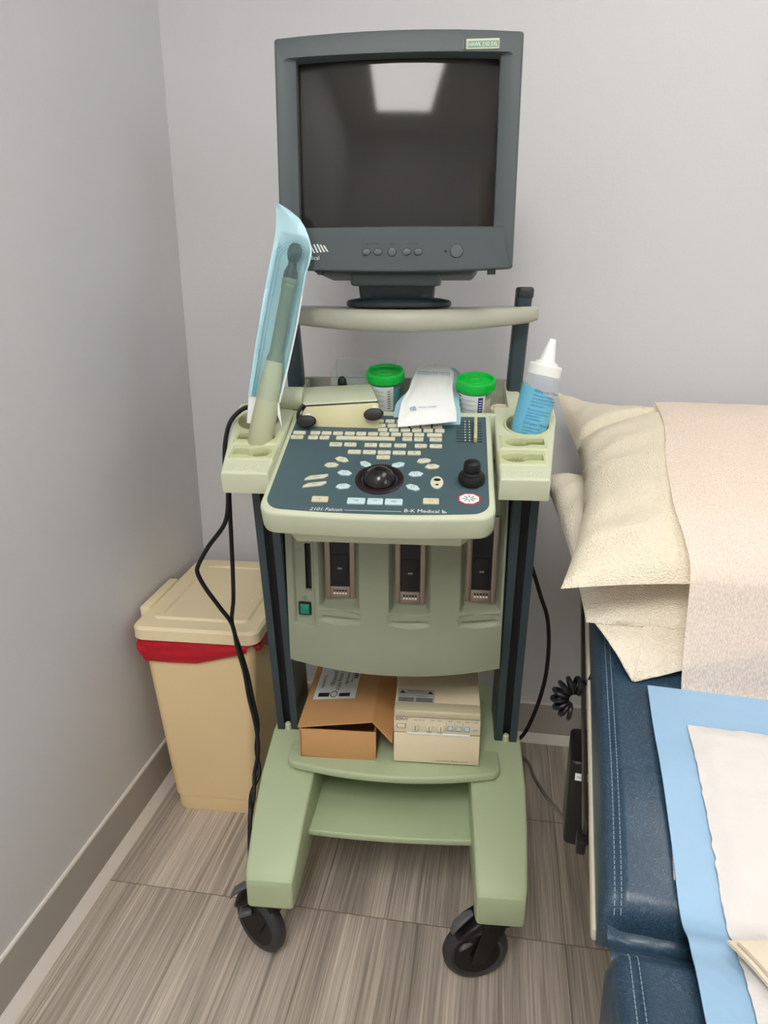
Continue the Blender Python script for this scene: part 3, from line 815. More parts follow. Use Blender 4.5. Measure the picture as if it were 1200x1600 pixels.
def scr(u, v):
    x, z = -.1525 + .305 * u, .058 + .236 * v
    return MT @ Vector((x, .0115 + .10 * ((x / .15) ** 2 * .075 + ((z - .176) / .114) ** 2 * .05), z))
mb = MB(); mb.grid(scr, 30, 24, 'screen'); mb.build('screen', mon, mc, normals=False)
def MF(x, z, y=0.0): return MT @ Vector((x, y, z))
TX = MT @ Matrix.Rotation(rad(90), 4, 'X')      # text plane: x right, y up, z toward viewer
for x in (-.045, -.027, -.005, .018, .036):
    big = abs(x + .005) < .001
    mb = MB(); mb.prism([(x + .0062 * cos(2 * PI * i / 24), .0235 + (.0062 if big else .0046) * sin(2 * PI * i / 24)) for i in range(24)], -.002, .0022, 'monitor2', .0008, 2, T=TX)
    mb.rings([[TX @ Vector((x + r * cos(2 * PI * i / 24), .0235 + r * (.95 if big else .76) * sin(2 * PI * i / 24), .0003)) for i in range(24)] for r in (.0074, .0062)], 'mon_dark', False, False)
    mb.build('control_button', mon, mc)
mb = MB(); TP = TX @ Matrix.Translation((.0955, .0245, 0))
mb.lathe([(.0104, -.001), (.0104, .0004), (.0094, .0005), (.0092, .0018), (.0004, .0022)], 'monitor2', 32, TP, mf=lambda k: 'mon_dark' if k == 1 else 'monitor2'); mb.build('power_button', mon, mc)
mb = MB(); mb.lathe([(.0018, -.0005), (.0018, .0006), (.0003, .0008)], 'black', 12, TX @ Matrix.Translation((.0785, .024, 0))); mb.build('indicator_light', mon, mc)
mb = MB()
for s_, x, sz in (('BRIGHTNESS', -.036, .0034), ('MENU', -.005, .0034), ('CONTRAST', .027, .0034)): mb.text(s_, sz, 'mon_dark', TX @ Matrix.Translation((x, .0345, .0003)), 'CENTER')
mb.build('button_captions', mon, mc)
mb = MB()
mb.text('B-K Medical', .0088, 'white', TX @ Matrix.Translation((-.1625, .0125, .0004)), sx=1.0)
mb.build('bezel_lettering', mon, mc)
mb = MB()
for k in range(5):
    a = Vector((-.1345 + k * .0052, .0285 + k * .0005, .0004))
    L_ = .013 - abs(k - 1.5) * .0015
    p = [a, a + Vector((.0026, 0, 0)), a + Vector((.0026 - .006, L_, 0)), a + Vector((-.006, L_, 0))]
    p = [Vector((q.x + .006, q.y - .006, q.z)) for q in p]
    mb.face([mb.bm.verts.new(TX @ q) for q in p], 'white')
mb.build('stripe_logo', mon, mc)
mb = MB(); bx, bz = .122, .3135
mb.prism(rrect(.052, .0135, .001, 3, bx, bz - .008), -.001, .0018, 'rim', .0006, T=TX)
mb.prism(rrect(.044, .0085, .0005, 3, bx + .003, bz - .0085), .0017, .0020, 'badge', T=TX)
mb.text('HAWK 2102 EXL', .0074, 'white', TX @ Matrix.Translation((bx - .0178, bz - .0110, .0022)), sx=.76)
mb.box((bx - .0255, bz - .0145, .0015), (bx - .0215, bz - .0015, .0021), 'mon_dark', T=TX)
mb.build('model_badge', mon, mc)
# underside tabs, swivel block, neck, disc
mb = MB()
mb.hexa([MF(-.13, -.006, .02), MF(.125, -.006, .02), MF(.125, -.006, .2), MF(-.13, -.006, .2), MF(-.14, .006, .012), MF(.135, .006, .012), MF(.135, .006, .2), MF(-.14, .006, .2)], 'mon_dark', .003)
mb.box((-.130, .258, 1.170), (-.122, .28, 1.184), 'mon_dark', .001); mb.box((.140, .258, 1.170), (.152, .28, 1.184), 'mon_dark', .001); mb.build('underside', mon, mc)
mb = MB(); mb.box((-.083, .30, 1.153), (.066, .43, 1.176), 'monitor2', .006, 3); mb.build('swivel_block', mon, mc)
mb = MB(); mb.hexa([(-.068, .325, 1.12), (.052, .325, 1.12), (.052, .42, 1.12), (-.068, .42, 1.12), (-.072, .318, 1.156), (.056, .318, 1.156), (.056, .42, 1.156), (-.072, .42, 1.156)], 'mon_dark', .003)
mb.box((-.062, .321, 1.134), (-.050, .327, 1.142), 'charcoal', .001); mb.box((.034, .321, 1.134), (.046, .327, 1.142), 'charcoal', .001); mb.build('neck', mon, mc)
mb = MB(); R = []
for r, z in ((.088, 1.1185), (.092, 1.121), (.092, 1.1265), (.088, 1.130), (.070, 1.1335), (.01, 1.135)):
    R.append([(-.007 + r * cos(2 * PI * i / 48), .372 + r * .86 * sin(2 * PI * i / 48), z) for i in range(48)])
mb.rings(R, 'mon_dark'); mb.build('swivel_base', mon, mc)

# ------------------------------------------------------------------ things in the rear tray
SL = rad(15)
def tilt(t): t.rotation_euler = (SL, 0, CYAW); return t
def cup(base, label, contents, fill, strip):
    t = on_cart('specimen_cup', base, label, 'specimen cup', 'green lidded specimen cups')
    H = .078
    mb = MB(); mb.lathe([(.0262, 0), (.0275, .002), (.0312, .066), (.0312, .07)], 'clear', 40, cap1=False); mb.build('cup', t)
    mb = MB(); mb.lathe([(.0250, .0018), (.0250 + .004 * fill / .066, fill), (.0005, fill + .0003)], contents, 36); mb.build('contents', t)
    mb = MB(); mb.lathe([(.0325, .0595), (.0338, .061), (.0342, .0755), (.0332, .0775), (.0300, .0778), (.0288, .0745), (.0284, .0722), (.0125, .0722), (.0116, .0738), (.0100, .0738), (.0095, .0730), (.0005, .0729)], 'lid', 48)
    for i in range(60):
        a = 2 * PI * i / 60; mb.box((-.0006, .0335, .062), (.0006, .0346, .0745), 'lid', T=Matrix.Rotation(a, 4, 'Z'))
    mb.build('lid', t)
    mb = MB()
    def cyl(u, v, r_add=.0007): 
        a = rad(-158 + 100 * u); z = .010 + .047 * v; r = .0275 + (.0312 - .0275) * z / .066 + r_add; return Vector((r * cos(a), r * sin(a), z))
    mb.grid(cyl, 18, 4, 'label')
    for v in (.22, .42, .62, .8): mb.grid(lambda u, w: cyl(.06 + .62 * u, v + .012 * w, .0010), 12, 1, 'inkgrey')
    mb.grid(lambda u, w: cyl(.76 + .16 * u, .04 + .9 * w, .0010), 6, 2, strip)
    for v in (.3, .5, .7, .88): mb.grid(lambda u, w: cyl(.04 + .12 * u, v + .05 * w, .0011), 3, 1, 'ink')
    for v in range(8): mb.grid(lambda u, w: cyl(.79 + .10 * u, .1 + .1 * v + .035 * w, .0013), 3, 1, 'label' if strip == 'navyink' else 'inkgrey')
    mb.build('label_wrap', t, normals=False)
    t.rotation_euler = (SL, 0, CYAW)
    return t
cup((-.0305, .385, .9345), 'green lidded clear specimen cup with blue liquid beside the beige clamp', 'tealgel', .05, 'label')
cup((.131, .3515, .9255), 'green lidded clear specimen cup with navy striped label, right of the white pouches', 'creamgel', .045, 'navyink')

def pouch(name, rows, label, m, ink, n=.003, cat='pouch'):
    """rows: list of (left, right) points from the bottom edge up"""
    c = (rows[0][0] + rows[0][1]) / 2
    t = on_cart(name, c, label, cat, 'sterile pouches')
    Ls = smooth_path([r[0] for r in rows], 8); Rs = smooth_path([r[1] for r in rows], 8)
    N = len(Ls) - 1
    def at(u, v):
        k = min(N - 1, int(v * N)); f = v * N - k
        l = Ls[k].lerp(Ls[k + 1], f); r = Rs[k].lerp(Rs[k + 1], f)
        return l.lerp(r, u)
    def nrm(u, v):
        e = .02; a = at(min(1, u + e), v) - at(max(0, u - e), v); b = at(u, min(1, v + e)) - at(u, max(0, v - e)); q = a.cross(b); q.normalize(); return q
    def puff(u, v):
        e = max(0, (u - .08) * (.92 - u) * 4) ** .5 if .08 < u < .92 else 0
        f = max(0, (v - .08) * (.92 - v) * 4) ** .5 if .08 < v < .92 else 0
        return .006 * e * f + .0012 * noise.noise(Vector((u * 6, v * 9, n * 99))) + .0008 * noise.noise(Vector((u * 14, v * 4, 3)))
    mb = MB()
    mb.solid_grid(lambda u, v: at(u, v) + nrm(u, v) * (puff(u, v) + n), lambda u, v: at(u, v) + nrm(u, v) * (n - .0012), 30, 44, m)
    mb.build('wrapper', t, c)
    if ink:
        mb = MB()
        def patch(u0, u1, v0, v1, mm): mb.grid(lambda u, v: at(u0 + (u1 - u0) * u, v0 + (v1 - v0) * v) + nrm(.5, (v0 + v1) / 2) * (puff(u0 + (u1 - u0) * u, v0 + (v1 - v0) * v) + n + .0009), 6, 2, mm)
        def word(s_, u, v, sz):
            p = at(u, v) + nrm(u, v) * (puff(u, v) + n + .0014)
            ex = at(min(1, u + .05), v) - at(u, v); ey = at(u, v + .02) - at(u, v - .02)
            ez = ex.cross(ey); ey = ez.cross(ex)
            mb.text(s_, sz, 'inkblue', basis(ex, ey, ez, p), 'CENTER')
        word('STERILIZATION', .5, .70, .0085); word('TRANSDUCER COVER', .5, .665, .0060)
        word('^', .5, .88, .010); word('NON LATEX', .50, .205, .0055); word('@', .24, .19, .012)
        mb.build('lettering', t, c, normals=False)
    return t
V3 = Vector
rows = [(V3((.002, .236, .927)), V3((.099, .238, .937))), (V3((.003, .262, .944)), V3((.098, .264, .950))), (V3((.006, .292, .962)), V3((.094, .292, .962))), (V3((.016, .33, .978)), V3((.091, .33, .978))),
        (V3((.020, .370, .992)), V3((.092, .370, .990))), (V3((.026, .402, 1.003)), V3((.091, .402, 1.000))), (V3((.040, .420, 1.010)), V3((.078, .420, 1.009)))]
pouch('sterile_pouch', rows, 'white sterile paper pouch with blue print lying over the keyboard', 'paper', True, .006)
rows2 = [(a + V3((-.011 if i < 3 else -.004, .016, -.001)), b + V3((.006 + .002 * i, .014, -.002))) for i, (a, b) in enumerate(rows)]
pouch('sterile_pouch', rows2, 'pale blue film pouch tucked underneath the white paper pouch', 'bluefilm', False, -.001)
rows3 = [(a + V3((-.004, .030, .002)), b + V3((-.012, .030, .002))) for a, b in rows[2:]]
pouch('sterile_pouch', rows3, 'white paper pouch at the back of the pouch stack, mostly hidden', 'paper', False, -.006)
t = on_cart('wrapped_packet', (.101, .378, .9325), 'slim clear wrapped packet with black print standing left of the navy striped cup', 'packet'); tilt(t)
mb = MB(); mb.prism(rrect(.012, .007, .003, 4), 0, .064, 'label', .002, T=Matrix.Rotation(rad(6), 4, 'Y')); mb.build('wrapper', t)
mb = MB()
for k in range(9): mb.box((-.004, -.0042, .006 + k * .005), (.004, -.0036, .008 + k * .005), 'ink', T=Matrix.Rotation(rad(6), 4, 'Y'))
mb.build('printed_stripes', t)
t = on_cart('tape_roll', (.176, .352, .9255), 'small ivory roll of tape in the rear tray beside the gel bottle', 'tape roll'); tilt(t)
mb = MB(); mb.lathe([(.013, .0), (.0165, .0), (.0172, .001), (.0172, .022), (.0165, .023), (.0135, .023), (.013, .022), (.013, .0)], 'tape', 36, cap0=False, cap1=False); mb.build('tape', t)
t = on_cart('clear_box', (-.075, .418, .9445), 'clear plastic box at the back left of the rear tray', 'box'); tilt(t)
mb = MB()
for a, b_ in (((-.056, -.034, 0), (.06, .034, .0015)), ((-.056, -.034, 0), (-.0545, .034, .068)), ((.0585, -.034, 0), (.06, .034, .068)), ((-.056, -.034, 0), (.06, -.0325, .060)), ((-.056, .0325, 0), (.06, .034, .072))): mb.box(a, b_, 'clear', .0005)
mb.build('wall_panel', t)
t = tag(MB().lathe([(.0085, 0), (.009, .002), (.0085, .057), (.0075, .064), (.004, .0685), (.0005, .0695)], 'rubber', 24).build('rubber_plug'), 'small black rubber plug standing behind the beige clamp', 'plug')
t.location = cw((-.108, .372, .9315)); tilt(t)

# ------------------------------------------------------------------ beige clamp with two knobs
cb = V3((-.10, .29, .93))
clamp = on_cart('probe_clamp', cb, 'beige block clamp with two black knobs resting across the keyboard', 'clamp')
FT, FB = .964, .921
mb = MB()   # pale top block
mb.hexa([(-.166, .268, .930), (-.032, .268, .938), (-.045, .345, .945), (-.172, .345, .940), (-.164, .266, .962), (-.033, .266, .972), (-.054, .345, .988), (-.176, .345, .981)], 'rim', .005, 3); mb.build('top_block', clamp, cb)
mb = MB(); mb.hexa([(-.161, .260, .923), (-.034, .260, .933), (-.034, .270, .935), (-.161, .270, .925), (-.163, .261, .959), (-.034, .261, .968), (-.034, .27, .969), (-.163, .27, .960)], 'dark', .001); mb.build('seam_strip', clamp, cb)  # dark strip filling the seam under the top block
FTm = basis((.131, 0, .0095), (0, .012, .046), V3((.131, 0, .0095)).cross(V3((0, .012, .046))), (-.0965, .252, .942))
mb = MB(); mb.prism([(-.064, .013), (-.0575, .0215), (.0625, .0215), (.0655, .018), (.0655, -.0270), (.062, -.0300), (-.052, -.0290), (-.063, -.013)], -.006, .005, 'cream', .002, 2, T=FTm); mb.build('face_plate', clamp, cb)
for x, y in ((-.054, -.0045), (.059, .001)):
    mb = MB(); T = FTm @ Matrix.Translation((x, y, .005)) @ Matrix.Diagonal((1, .62, 1, 1))
    mb.lathe([(.006, 0), (.006, .006), (.0145, .007), (.0165, .010), (.0165, .015), (.0145, .018), (.006, .019), (.0005, .019)], 'black', 28, T)
    mb.lathe([(.0045, 0), (.0045, .004)], 'frame', 12, FTm @ Matrix.Translation((x, y + .0105, .002))); mb.build('knob', clamp, cb)
mb = MB(); T = basis((0, 1, 0), (0, 0, 1), (1, 0, 0), (-.212, .312, .964)); mb.lathe([(.019, 0), (.0205, .003), (.0205, .040), (.019, .043)], 'rim', 32, T); mb.build('swivel_arm', clamp, cb)
mb = MB(); mb.tube([(-.160, .262, .962), (-.168, .257, .950), (-.169, .255, .936), (-.164, .256, .924), (-.156, .258, .918)], .003, 'rubber'); mb.build('cord_loop', clamp, cb)

# ------------------------------------------------------------------ ultrasound probe in its holder, peel pouch over it
PB = V3((-.2235, .195, .900)); PTp = V3((-.160, .235, 1.203))
pd = (PTp - PB); PL = pd.length; pd.normalize()
px_ = V3((1, 0, 0)); px_ = (px_ - pd * px_.dot(pd)).normalized(); py_ = pd.cross(px_).normalized()
PT = basis(px_, py_, pd, PB)
probe = on_cart('ultrasound_probe', PB, 'khaki wand probe with round black tip standing in the left holder', 'probe')
mb = MB(); mb.lathe([(.0190, 0), (.0208, .003), (.0200, .05), (.0182, .085), (.0168, .110), (.0152, .132), (.0140, .142)], 'probe', 36, PT); mb.build('handle', probe, PB)
mb = MB(); mb.lathe([(.0140, .142), (.0132, .150), (.0118, .152), (.0108, .158), (.0104, .255), (.0116, .257), (.0116, .261), (.0106, .263), (.0118, .265), (.0118, .270), (.0108, .272)], 'probe_green', 36, PT); mb.build('shaft', probe, PB)
mb = MB(); mb.lathe([(.0112, .272), (.0108, .282), (.0075, .290), (.0068, .296), (.0092, .301), (.0112, .307), (.0114, .313), (.0100, .320), (.006, .3245), (.0005, .326)], 'black', 32, PT); mb.build('tip', probe, PB)
mb = MB(); mb.tube([PB + pd * .002 + V3((-.004, .01, .03)), (-.245, .245, .955), (-.262, .250, .955), (-.283, .245, .935), (-.2925, .24, .905), (-.2955, .235, .870), (-.293, .225, .83), (-.289, .22, .809), (-.298, .22, .76), (-.331, .22, .715), (-.352, .22, .680), (-.356, .222, .662), (-.345, .225, .632), (-.325, .235, .590), (-.309, .25, .548), (-.302, .25, .50), (-.290, .245, .45), (-.281, .235, .40), (-.268, .225, .345), (-.262, .21, .30), (-.266, .19, .262), (-.262, .165, .235), (-.262, .13, .20), (-.2535, .09, .155), (-.25, .07, .10), (-.262, .09, .04), (-.268, .14, .006), (-.262, .22, .005)], .0040, 'rubber', 10, 6); mb.build('cable', probe, PB)
t = tag(empty('power_cord', cw((-.262, .25, .0)), CYAW), 'straight black cord hanging from the left holder, twisted with the probe cable', 'cord')
mb = MB(); mb.tube([(-.284, .235, .862), (-.2875, .228, .83), (-.289, .225, .80), (-.2925, .232, .74), (-.298, .243, .66), (-.303, .25, .60), (-.310, .254, .548), (-.2985, .256, .49), (-.285, .25, .44), (-.2755, .240, .395), (-.266, .232, .345), (-.267, .215, .30), (-.258, .195, .262), (-.268, .17, .235), (-.262, .135, .215), (-.257, .10, .15), (-.262, .10, .06), (-.268, .15, .009), (-.275, .26, .005), (-.28, .34, .005)], .0038, 'rubber', 10, 6)
mb.build('cord', t, (-.262, .25, 0))
# peel pouch: backing sheet behind the wand, clear film in front
pc = V3((-.19, .22, .98))
peel = on_cart('peel_pouch', pc, 'pale blue translucent peel pouch slipped over the wand probe', 'pouch', None)
def peel_pt(u, v, depth):
    # u across (left to right), v up; outline in the tilted pouch plane (offset from wand axis, height along it)
    LA = [(.030, -.029), (.050, -.031), (.10, -.034), (.16, -.036), (.231, -.036), (.299, -.036), (.336, -.036), (.352, -.038), (.378, -.043)]
    RA = [(.075, .020), (.13, .023), (.198, .025), (.262, .024), (.285, .024), (.300, .0265), (.317, .027), (.328, .023), (.339, .017), (.352, .008), (.362, -.002), (.372, -.022), (.378, -.040)]
    def ip(A, q):
        if q <= A[0][0]: return A[0][1]
        for (a, x), (b, y) in zip(A, A[1:]):
            if q <= b: return x + (y - x) * (q - a) / (b - a)
        return A[-1][1]
    hl = .080 + (.378 - .080) * v
    x = ip(LA, hl) + (ip(RA, hl) - ip(LA, hl)) * u
    return PT @ Vector((x, depth, hl))
def seal(u, v):
    # three parallel weld lines up the left side, arching over the top and down the right
    p = peel_pt(u, v, 0); q = PT.inverted() @ p
    cx_, cz_ = -.004, .300
    d = math.hypot(q.x - cx_, q.z - cz_) if q.z > cz_ else abs(q.x - cx_)
    return any(abs(d - k) < .0009 for k in (.0205, .0240, .0275)) and (q.x < .0 or q.z > .29)
def bulge(u, v):
    # gap left for the wand inside the pouch
    p = max(0, 1 - ((u - .53) / .42) ** 2); q = min(1, max(0, (.338 - (.080 + .298 * v)) / .03)); return p ** .6 * q
ydir = 1 if (PT.to_3x3() @ Vector((0, 1, 0))).y > 0 else -1
mb = MB(); mb.grid(lambda u, v: peel_pt(u, v, ydir * (.001 + .0175 * bulge(u, v) + .002 * sin(9 * v + 4 * u))), 90, 140, 'peelback', mf=lambda u, v: 'peelseal' if seal(u, v) else 'peelback')
mb.build('backing', peel, pc, normals=False)
mb = MB(); mb.grid(lambda u, v: peel_pt(u, v, -ydir * (.001 + .0205 * bulge(u, v) + .0015 * sin(11 * v - 5 * u))), 30, 50, 'peelfilm'); mb.build('film', peel, pc, normals=False)
mb = MB(); mb.tube([peel_pt(1.0, k / 14, -ydir * .001) for k in range(0, 9)], .0012, 'peelwhite', 8, 3)
mb.grid(lambda u, v: peel_pt(.02 + .28 * u, 0, ydir * .004) + V3((-.001 - .006 * v, 0, -.045 * v)) + V3((.001 * sin(6 * u), 0, 0)), 6, 6, 'peelwhite')
mb.grid(lambda u, v: peel_pt(.93 + .07 * u, 0, -ydir * .004) + V3((.003 * v - .003 * v * v * (1 - u), 0, -.040 * v * (.5 + .5 * u))), 6, 6, 'peelwhite')
mb.build('paper_edge', peel, pc, normals=False)

# ------------------------------------------------------------------ gel bottle in the right holder
GB = V3((.2135, .250, .911)); GTp = V3((.2475, .262, 1.070)); gd = (GTp - GB).normalized()
gx = V3((1, 0, 0)); gx = (gx - gd * gx.dot(gd)).normalized(); GT = basis(gx, gd.cross(gx), gd, GB)
gel = on_cart('gel_bottle', GB, 'clear squeeze bottle of blue gel with white nozzle leaning in the right holder', 'bottle')
mb = MB(); mb.lathe([(.0270, 0), (.0290, .003), (.0300, .010), (.0300, .098), (.0285, .104), (.0255, .107)], 'clear2', 44, GT, cap1=False); mb.build('bottle', gel, GB)
mb = MB(); R = []
for k, h in enumerate((.002, .006, .030, .070, None)):
    r = .0262 if k == 0 else .0287
    ring = []
    for i in range(36):
        a = 2 * PI * i / 36; p = Vector((r * cos(a), r * sin(a), 0))
        z = h if h is not None else .080 - .010 * cos(a) + .003 * sin(3 * a)
        ring.append((p.x, p.y, z))
    R.append(ring)
mb.rings(R, 'bluegel', T=GT); mb.build('gel', gel, GB)
mb = MB(); mb.lathe([(.0255, .106), (.0268, .107), (.0268, .122), (.0250, .1245), (.0185, .1255), (.0182, .128), (.0160, .1295), (.0130, .130), (.0055, .164), (.0045, .1655), (.0005, .1657)], 'white', 40, GT); mb.build('nozzle_cap', gel, GB)
mb = MB()
def bottle_text(s_, z, sz, a0):
    cu = bpy.data.curves.new('lettering', 'FONT'); cu.body = s_; cu.size = sz; cu.resolution_u = 1
    ob = bpy.data.objects.new('lettering', cu); COL.objects.link(ob); dg = bpy.context.evaluated_depsgraph_get(); me = bpy.data.meshes.new_from_object(ob.evaluated_get(dg))
    b2 = bmesh.new(); b2.from_mesh(me)
    for v in b2.verts:
        a = rad(a0) + v.co.x / .0305; v.co = Vector((.0305 * cos(a), .0305 * sin(a), z + v.co.y))
    mb._merge(b2, 'navyink', GT); bpy.data.objects.remove(ob); bpy.data.curves.remove(cu); bpy.data.meshes.remove(me)
bottle_text('Gel pour Ultrasons', .0800, .0072, -112)
for k, s_ in enumerate(('Ultrasound transmission', 'recommended for all procedures', 'where a viscous gel is required', 'hypoallergenic')): bottle_text(s_, .0735 - k * .0052, .0042, -112)
for k, s_ in enumerate(('Recommande pour toutes', 'les procedures avec gel', 'hydrosoluble', 'bacteriostatique')): bottle_text(s_, .0500 - k * .0048, .0040, -116)
bottle_text('Gel para Ultrasonido', .0275, .0068, -120)
for k, s_ in enumerate(('viscosidad normal', 'no mancha la ropa y no irrita', 'soluble en agua')): bottle_text(s_, .0215 - k * .0050, .0042, -118)
mb.build('lettering', gel, GB, normals=False)

# ------------------------------------------------------------------ on the printer shelf
bc = V3((-.10, .28, .315))
box = on_cart('cardboard_box', bc, 'open brown cardboard box with white printed label on the printer shelf', 'box')
mb = MB()
x0, x1, y0, y1 = -.173, -.031, .182, .43
zb, zt = .3152, .378
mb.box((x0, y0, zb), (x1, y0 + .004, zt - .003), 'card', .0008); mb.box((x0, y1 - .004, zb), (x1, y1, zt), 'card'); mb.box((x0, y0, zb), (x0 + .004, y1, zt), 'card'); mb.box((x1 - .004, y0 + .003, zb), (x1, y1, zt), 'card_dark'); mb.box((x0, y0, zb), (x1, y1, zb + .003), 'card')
mb.build('tray', box, bc)
mb = MB()   # lid folded from the back, sagging open at the front right
def lidp(u, v):
    x = x0 - .002 + (x1 - x0 - .005) * u; y = y0 - .004 + (y1 - y0) * v
    return V3((x, y + .010 * u * (1 - v), .3805 + .012 * u * u * (1 - v) + .004 * v + .003 * sin(PI * u) * (1 - v)))
mb.solid_grid(lambda u, v: lidp(u, v) + V3((0, 0, .003)), lambda u, v: lidp(u, v), 14, 14, 'card'); mb.build('lid', box, bc)
mb = MB()
def flapp(u, v):
    a = lidp(1.0, .0 + 1.0 * v); return a + V3((.030 * u + .008 * u * (1 - v), -.012 * u * (1 - v) * 1.0, -.020 * u - .014 * u * (1 - v)))
mb.solid_grid(lambda u, v: flapp(u, v) + V3((0, 0, .0028)), lambda u, v: flapp(u, v), 6, 14, 'card'); mb.build('side_flap', box, bc)
mb = MB()
def lt(u, v): return lidp(.09 + .60 * u, .34 + .62 * v) + V3((0, 0, .0036))
mb.grid(lt, 6, 6, 'label')
def ltext(s_, u, v, sz, m='ink'):
    p = lt(u, v) + V3((0, 0, .0006)); mb.text(s_, sz, m, basis((0, 1, 0), (-1, 0, .02), (0.02, 0, 1), p))
ltext('Ultrasound', .42, .30, .0125); ltext('Video Printer Paper', .58, .20, .0122); ltext('High Density', .74, .34, .0085); ltext('110mm x 20m', .85, .38, .0065); ltext('DIAGNOSTIC', .18, .26, .0080, 'inkgrey')
for k in range(13): mb.grid(lambda u, v: lt(.86 + .10 * u, .50 + k * .022 + (.010 if k % 3 else .016) * v) + V3((0, 0, .0006)), 1, 1, 'ink')
mb.grid(lambda u, v: lt(.10 + .26 * u, .05 + .09 * v) + V3((0, 0, .0006)), 2, 1, 'ink'); mb.grid(lambda u, v: lt(.60 + .26 * u, .05 + .08 * v) + V3((0, 0, .0006)), 2, 1, 'ink')
mb.rings([[lt(.47 + .085 * r * cos(2 * PI * i / 20), .105 + .075 * r * sin(2 * PI * i / 20)) + V3((0, 0, .0007)) for i in range(20)] for r in (1, .8)], 'ink', False, False)
mb.build('printed_label', box, bc, normals=False)

pc2 = V3((.08, .28, .3152))
prn = on_cart('video_printer', pc2, 'ivory medical video printer with three knobs on the printer shelf', 'printer')
X0, X1, Y0, Y1 = .002, .158, .180, .43
mb = MB(); mb.box((X0, Y0 + .006, .3192), (X1, Y1, .426), 'printer', .003, 3)
mb.box((X0 + .0005, Y0 - .0005, .4135), (X1 - .0005, Y0 + .03, .4275), 'band', .003, 3)
for x in (.02, .14):
    for y in (.21, .40): mb.lathe([(.007, .3152), (.007, .32)], 'black', 16, Matrix.Translation((x, y, 0)))
mb.build('body', prn, pc2)
mb = MB(); mb.hexa([(X0, Y0, .382), (X1, Y0, .382), (X1, Y0 + .02, .382), (X0, Y0 + .02, .382), (X0, Y0 + .004, .4145), (X1, Y0 + .004, .4145), (X1, Y0 + .02, .4145), (X0, Y0 + .02, .4145)], 'printer_panel', .0015); mb.build('control_strip', prn, pc2)
mb = MB(); mb.box((X0, Y0, .3182), (X1, Y0 + .012, .3795), 'printer', .002); mb.build('paper_door', prn, pc2)
mb = MB(); mb.box((X0 + .024, Y0 - .0012, .3785), (X1 - .018, Y0 + .004, .3825), 'frame', .0005); mb.build('paper_slot', prn, pc2)
PTx = Matrix.Translation((0, Y0 + .002, 0)) @ Matrix.Rotation(rad(90 - 7), 4, 'X')
def pp(x, z): return Matrix.Translation((x, Y0 + .004 - (.4145 - z) * .123 - .0008, z)) @ Matrix.Rotation(rad(90 - 7), 4, 'X')
for x in (.041, .066, .087):
    mb = MB(); mb.lathe([(.0062, 0), (.0060, .006), (.0052, .0068), (.0005, .007)], 'printer_panel', 24, pp(x, .3945)); mb.box((-.0006, -.005, .0066), (.0006, .005, .0074), 'inkgrey', T=pp(x, .3945)); mb.build('knob', prn, pc2)
for x in (.104, .119, .134):
    mb = MB(); mb.prism(rrect(.0105, .0105, .001), 0, .002, 'keyblue', .0005, T=pp(x, .395))
    mb.rings([[pp(x, .395) @ Vector((a * r, b * r, .0022)) for a, b in ((-1, -1), (1, -1), (1, 1), (-1, 1))] for r in (.0046, .0038)], 'inkgrey', False, False)
    mb.box((-.0074, -.006, 0), (-.0070, .010, .0006), 'ink', T=pp(x, .395)); mb.build('button', prn, pc2)
mb = MB(); mb.prism(rrect(.017, .009, .001), 0, .0025, 'printer_panel', .0006, T=pp(.0155, .396)); mb.rings([[pp(.0155, .396) @ Vector((a, b, .0026)) for a, b in rrect(.0165 * r, .0086 * r, .001)] for r in (1, .86)], 'inkgrey', False, False); mb.build('power_button', prn, pc2)
mb = MB()
mb.text('SONY', .0078, 'ink', pp(.0048, .4055) @ Matrix.Translation((0, 0, .0006)), sx=1.12)
for x, s_ in ((.041, 'GAIN'), (.052, 'OFF ON'), (.072, 'LIGHT'), (.084, 'DARK'), (.104, 'FEED'), (.119, 'COPY'), (.134, 'PRINT'), (.149, 'ALARM')): mb.text(s_, .0030, 'inkgrey', pp(x, .4065) @ Matrix.Translation((0, 0, .0006)), 'CENTER')
mb.text('OPEN', .003, 'inkgrey', pp(.149, .392) @ Matrix.Translation((0, 0, .0006)), 'CENTER')
mb.text('VIDEO GRAPHIC PRINTER  UP-890MD', .0036, 'inkgrey', Matrix.Translation((.079, Y0 - .0006, .3235)) @ Matrix.Rotation(rad(90), 4, 'X'))
mb.build('lettering', prn, pc2, normals=False)
mb = MB(); zt_ = .4262
mb.box((.006, .190, zt_), (.074, .252, zt_ + .0003), 'greylabel')
TT = Matrix.Translation((0, 0, zt_ + .0006))
mb.text('CAUTION', .0075, 'ink', TT @ Matrix.Translation((.040, .243, 0)), 'CENTER'); mb.text('RISK OF ELECTRIC SHOCK', .0040, 'ink', TT @ Matrix.Translation((.040, .237, 0)), 'CENTER')
mb.text('AVIS', .0045, 'ink', TT @ Matrix.Translation((.010, .228, 0))); mb.text('VORSICHT', .0045, 'ink', TT @ Matrix.Translation((.040, .228, 0)))
for k in range(3): mb.box((.008, .220 - k * .0045, 0), (.036, .2225 - k * .0045, .0001), 'ink', T=TT); mb.box((.040, .220 - k * .0045, 0), (.071, .2225 - k * .0045, .0001), 'ink', T=TT)
for k in range(4): mb.box((.008, .205 - k * .0042, 0), (.072, .2075 - k * .0042, .0001), 'ink', T=TT)
for x in (.014, .066): mb.prism([(x - .0055, .238), (x + .0055, .238), (x, .2475)], zt_ + .0003, zt_ + .0006, 'ink')
mb.build('warning_label', prn, pc2, normals=False)
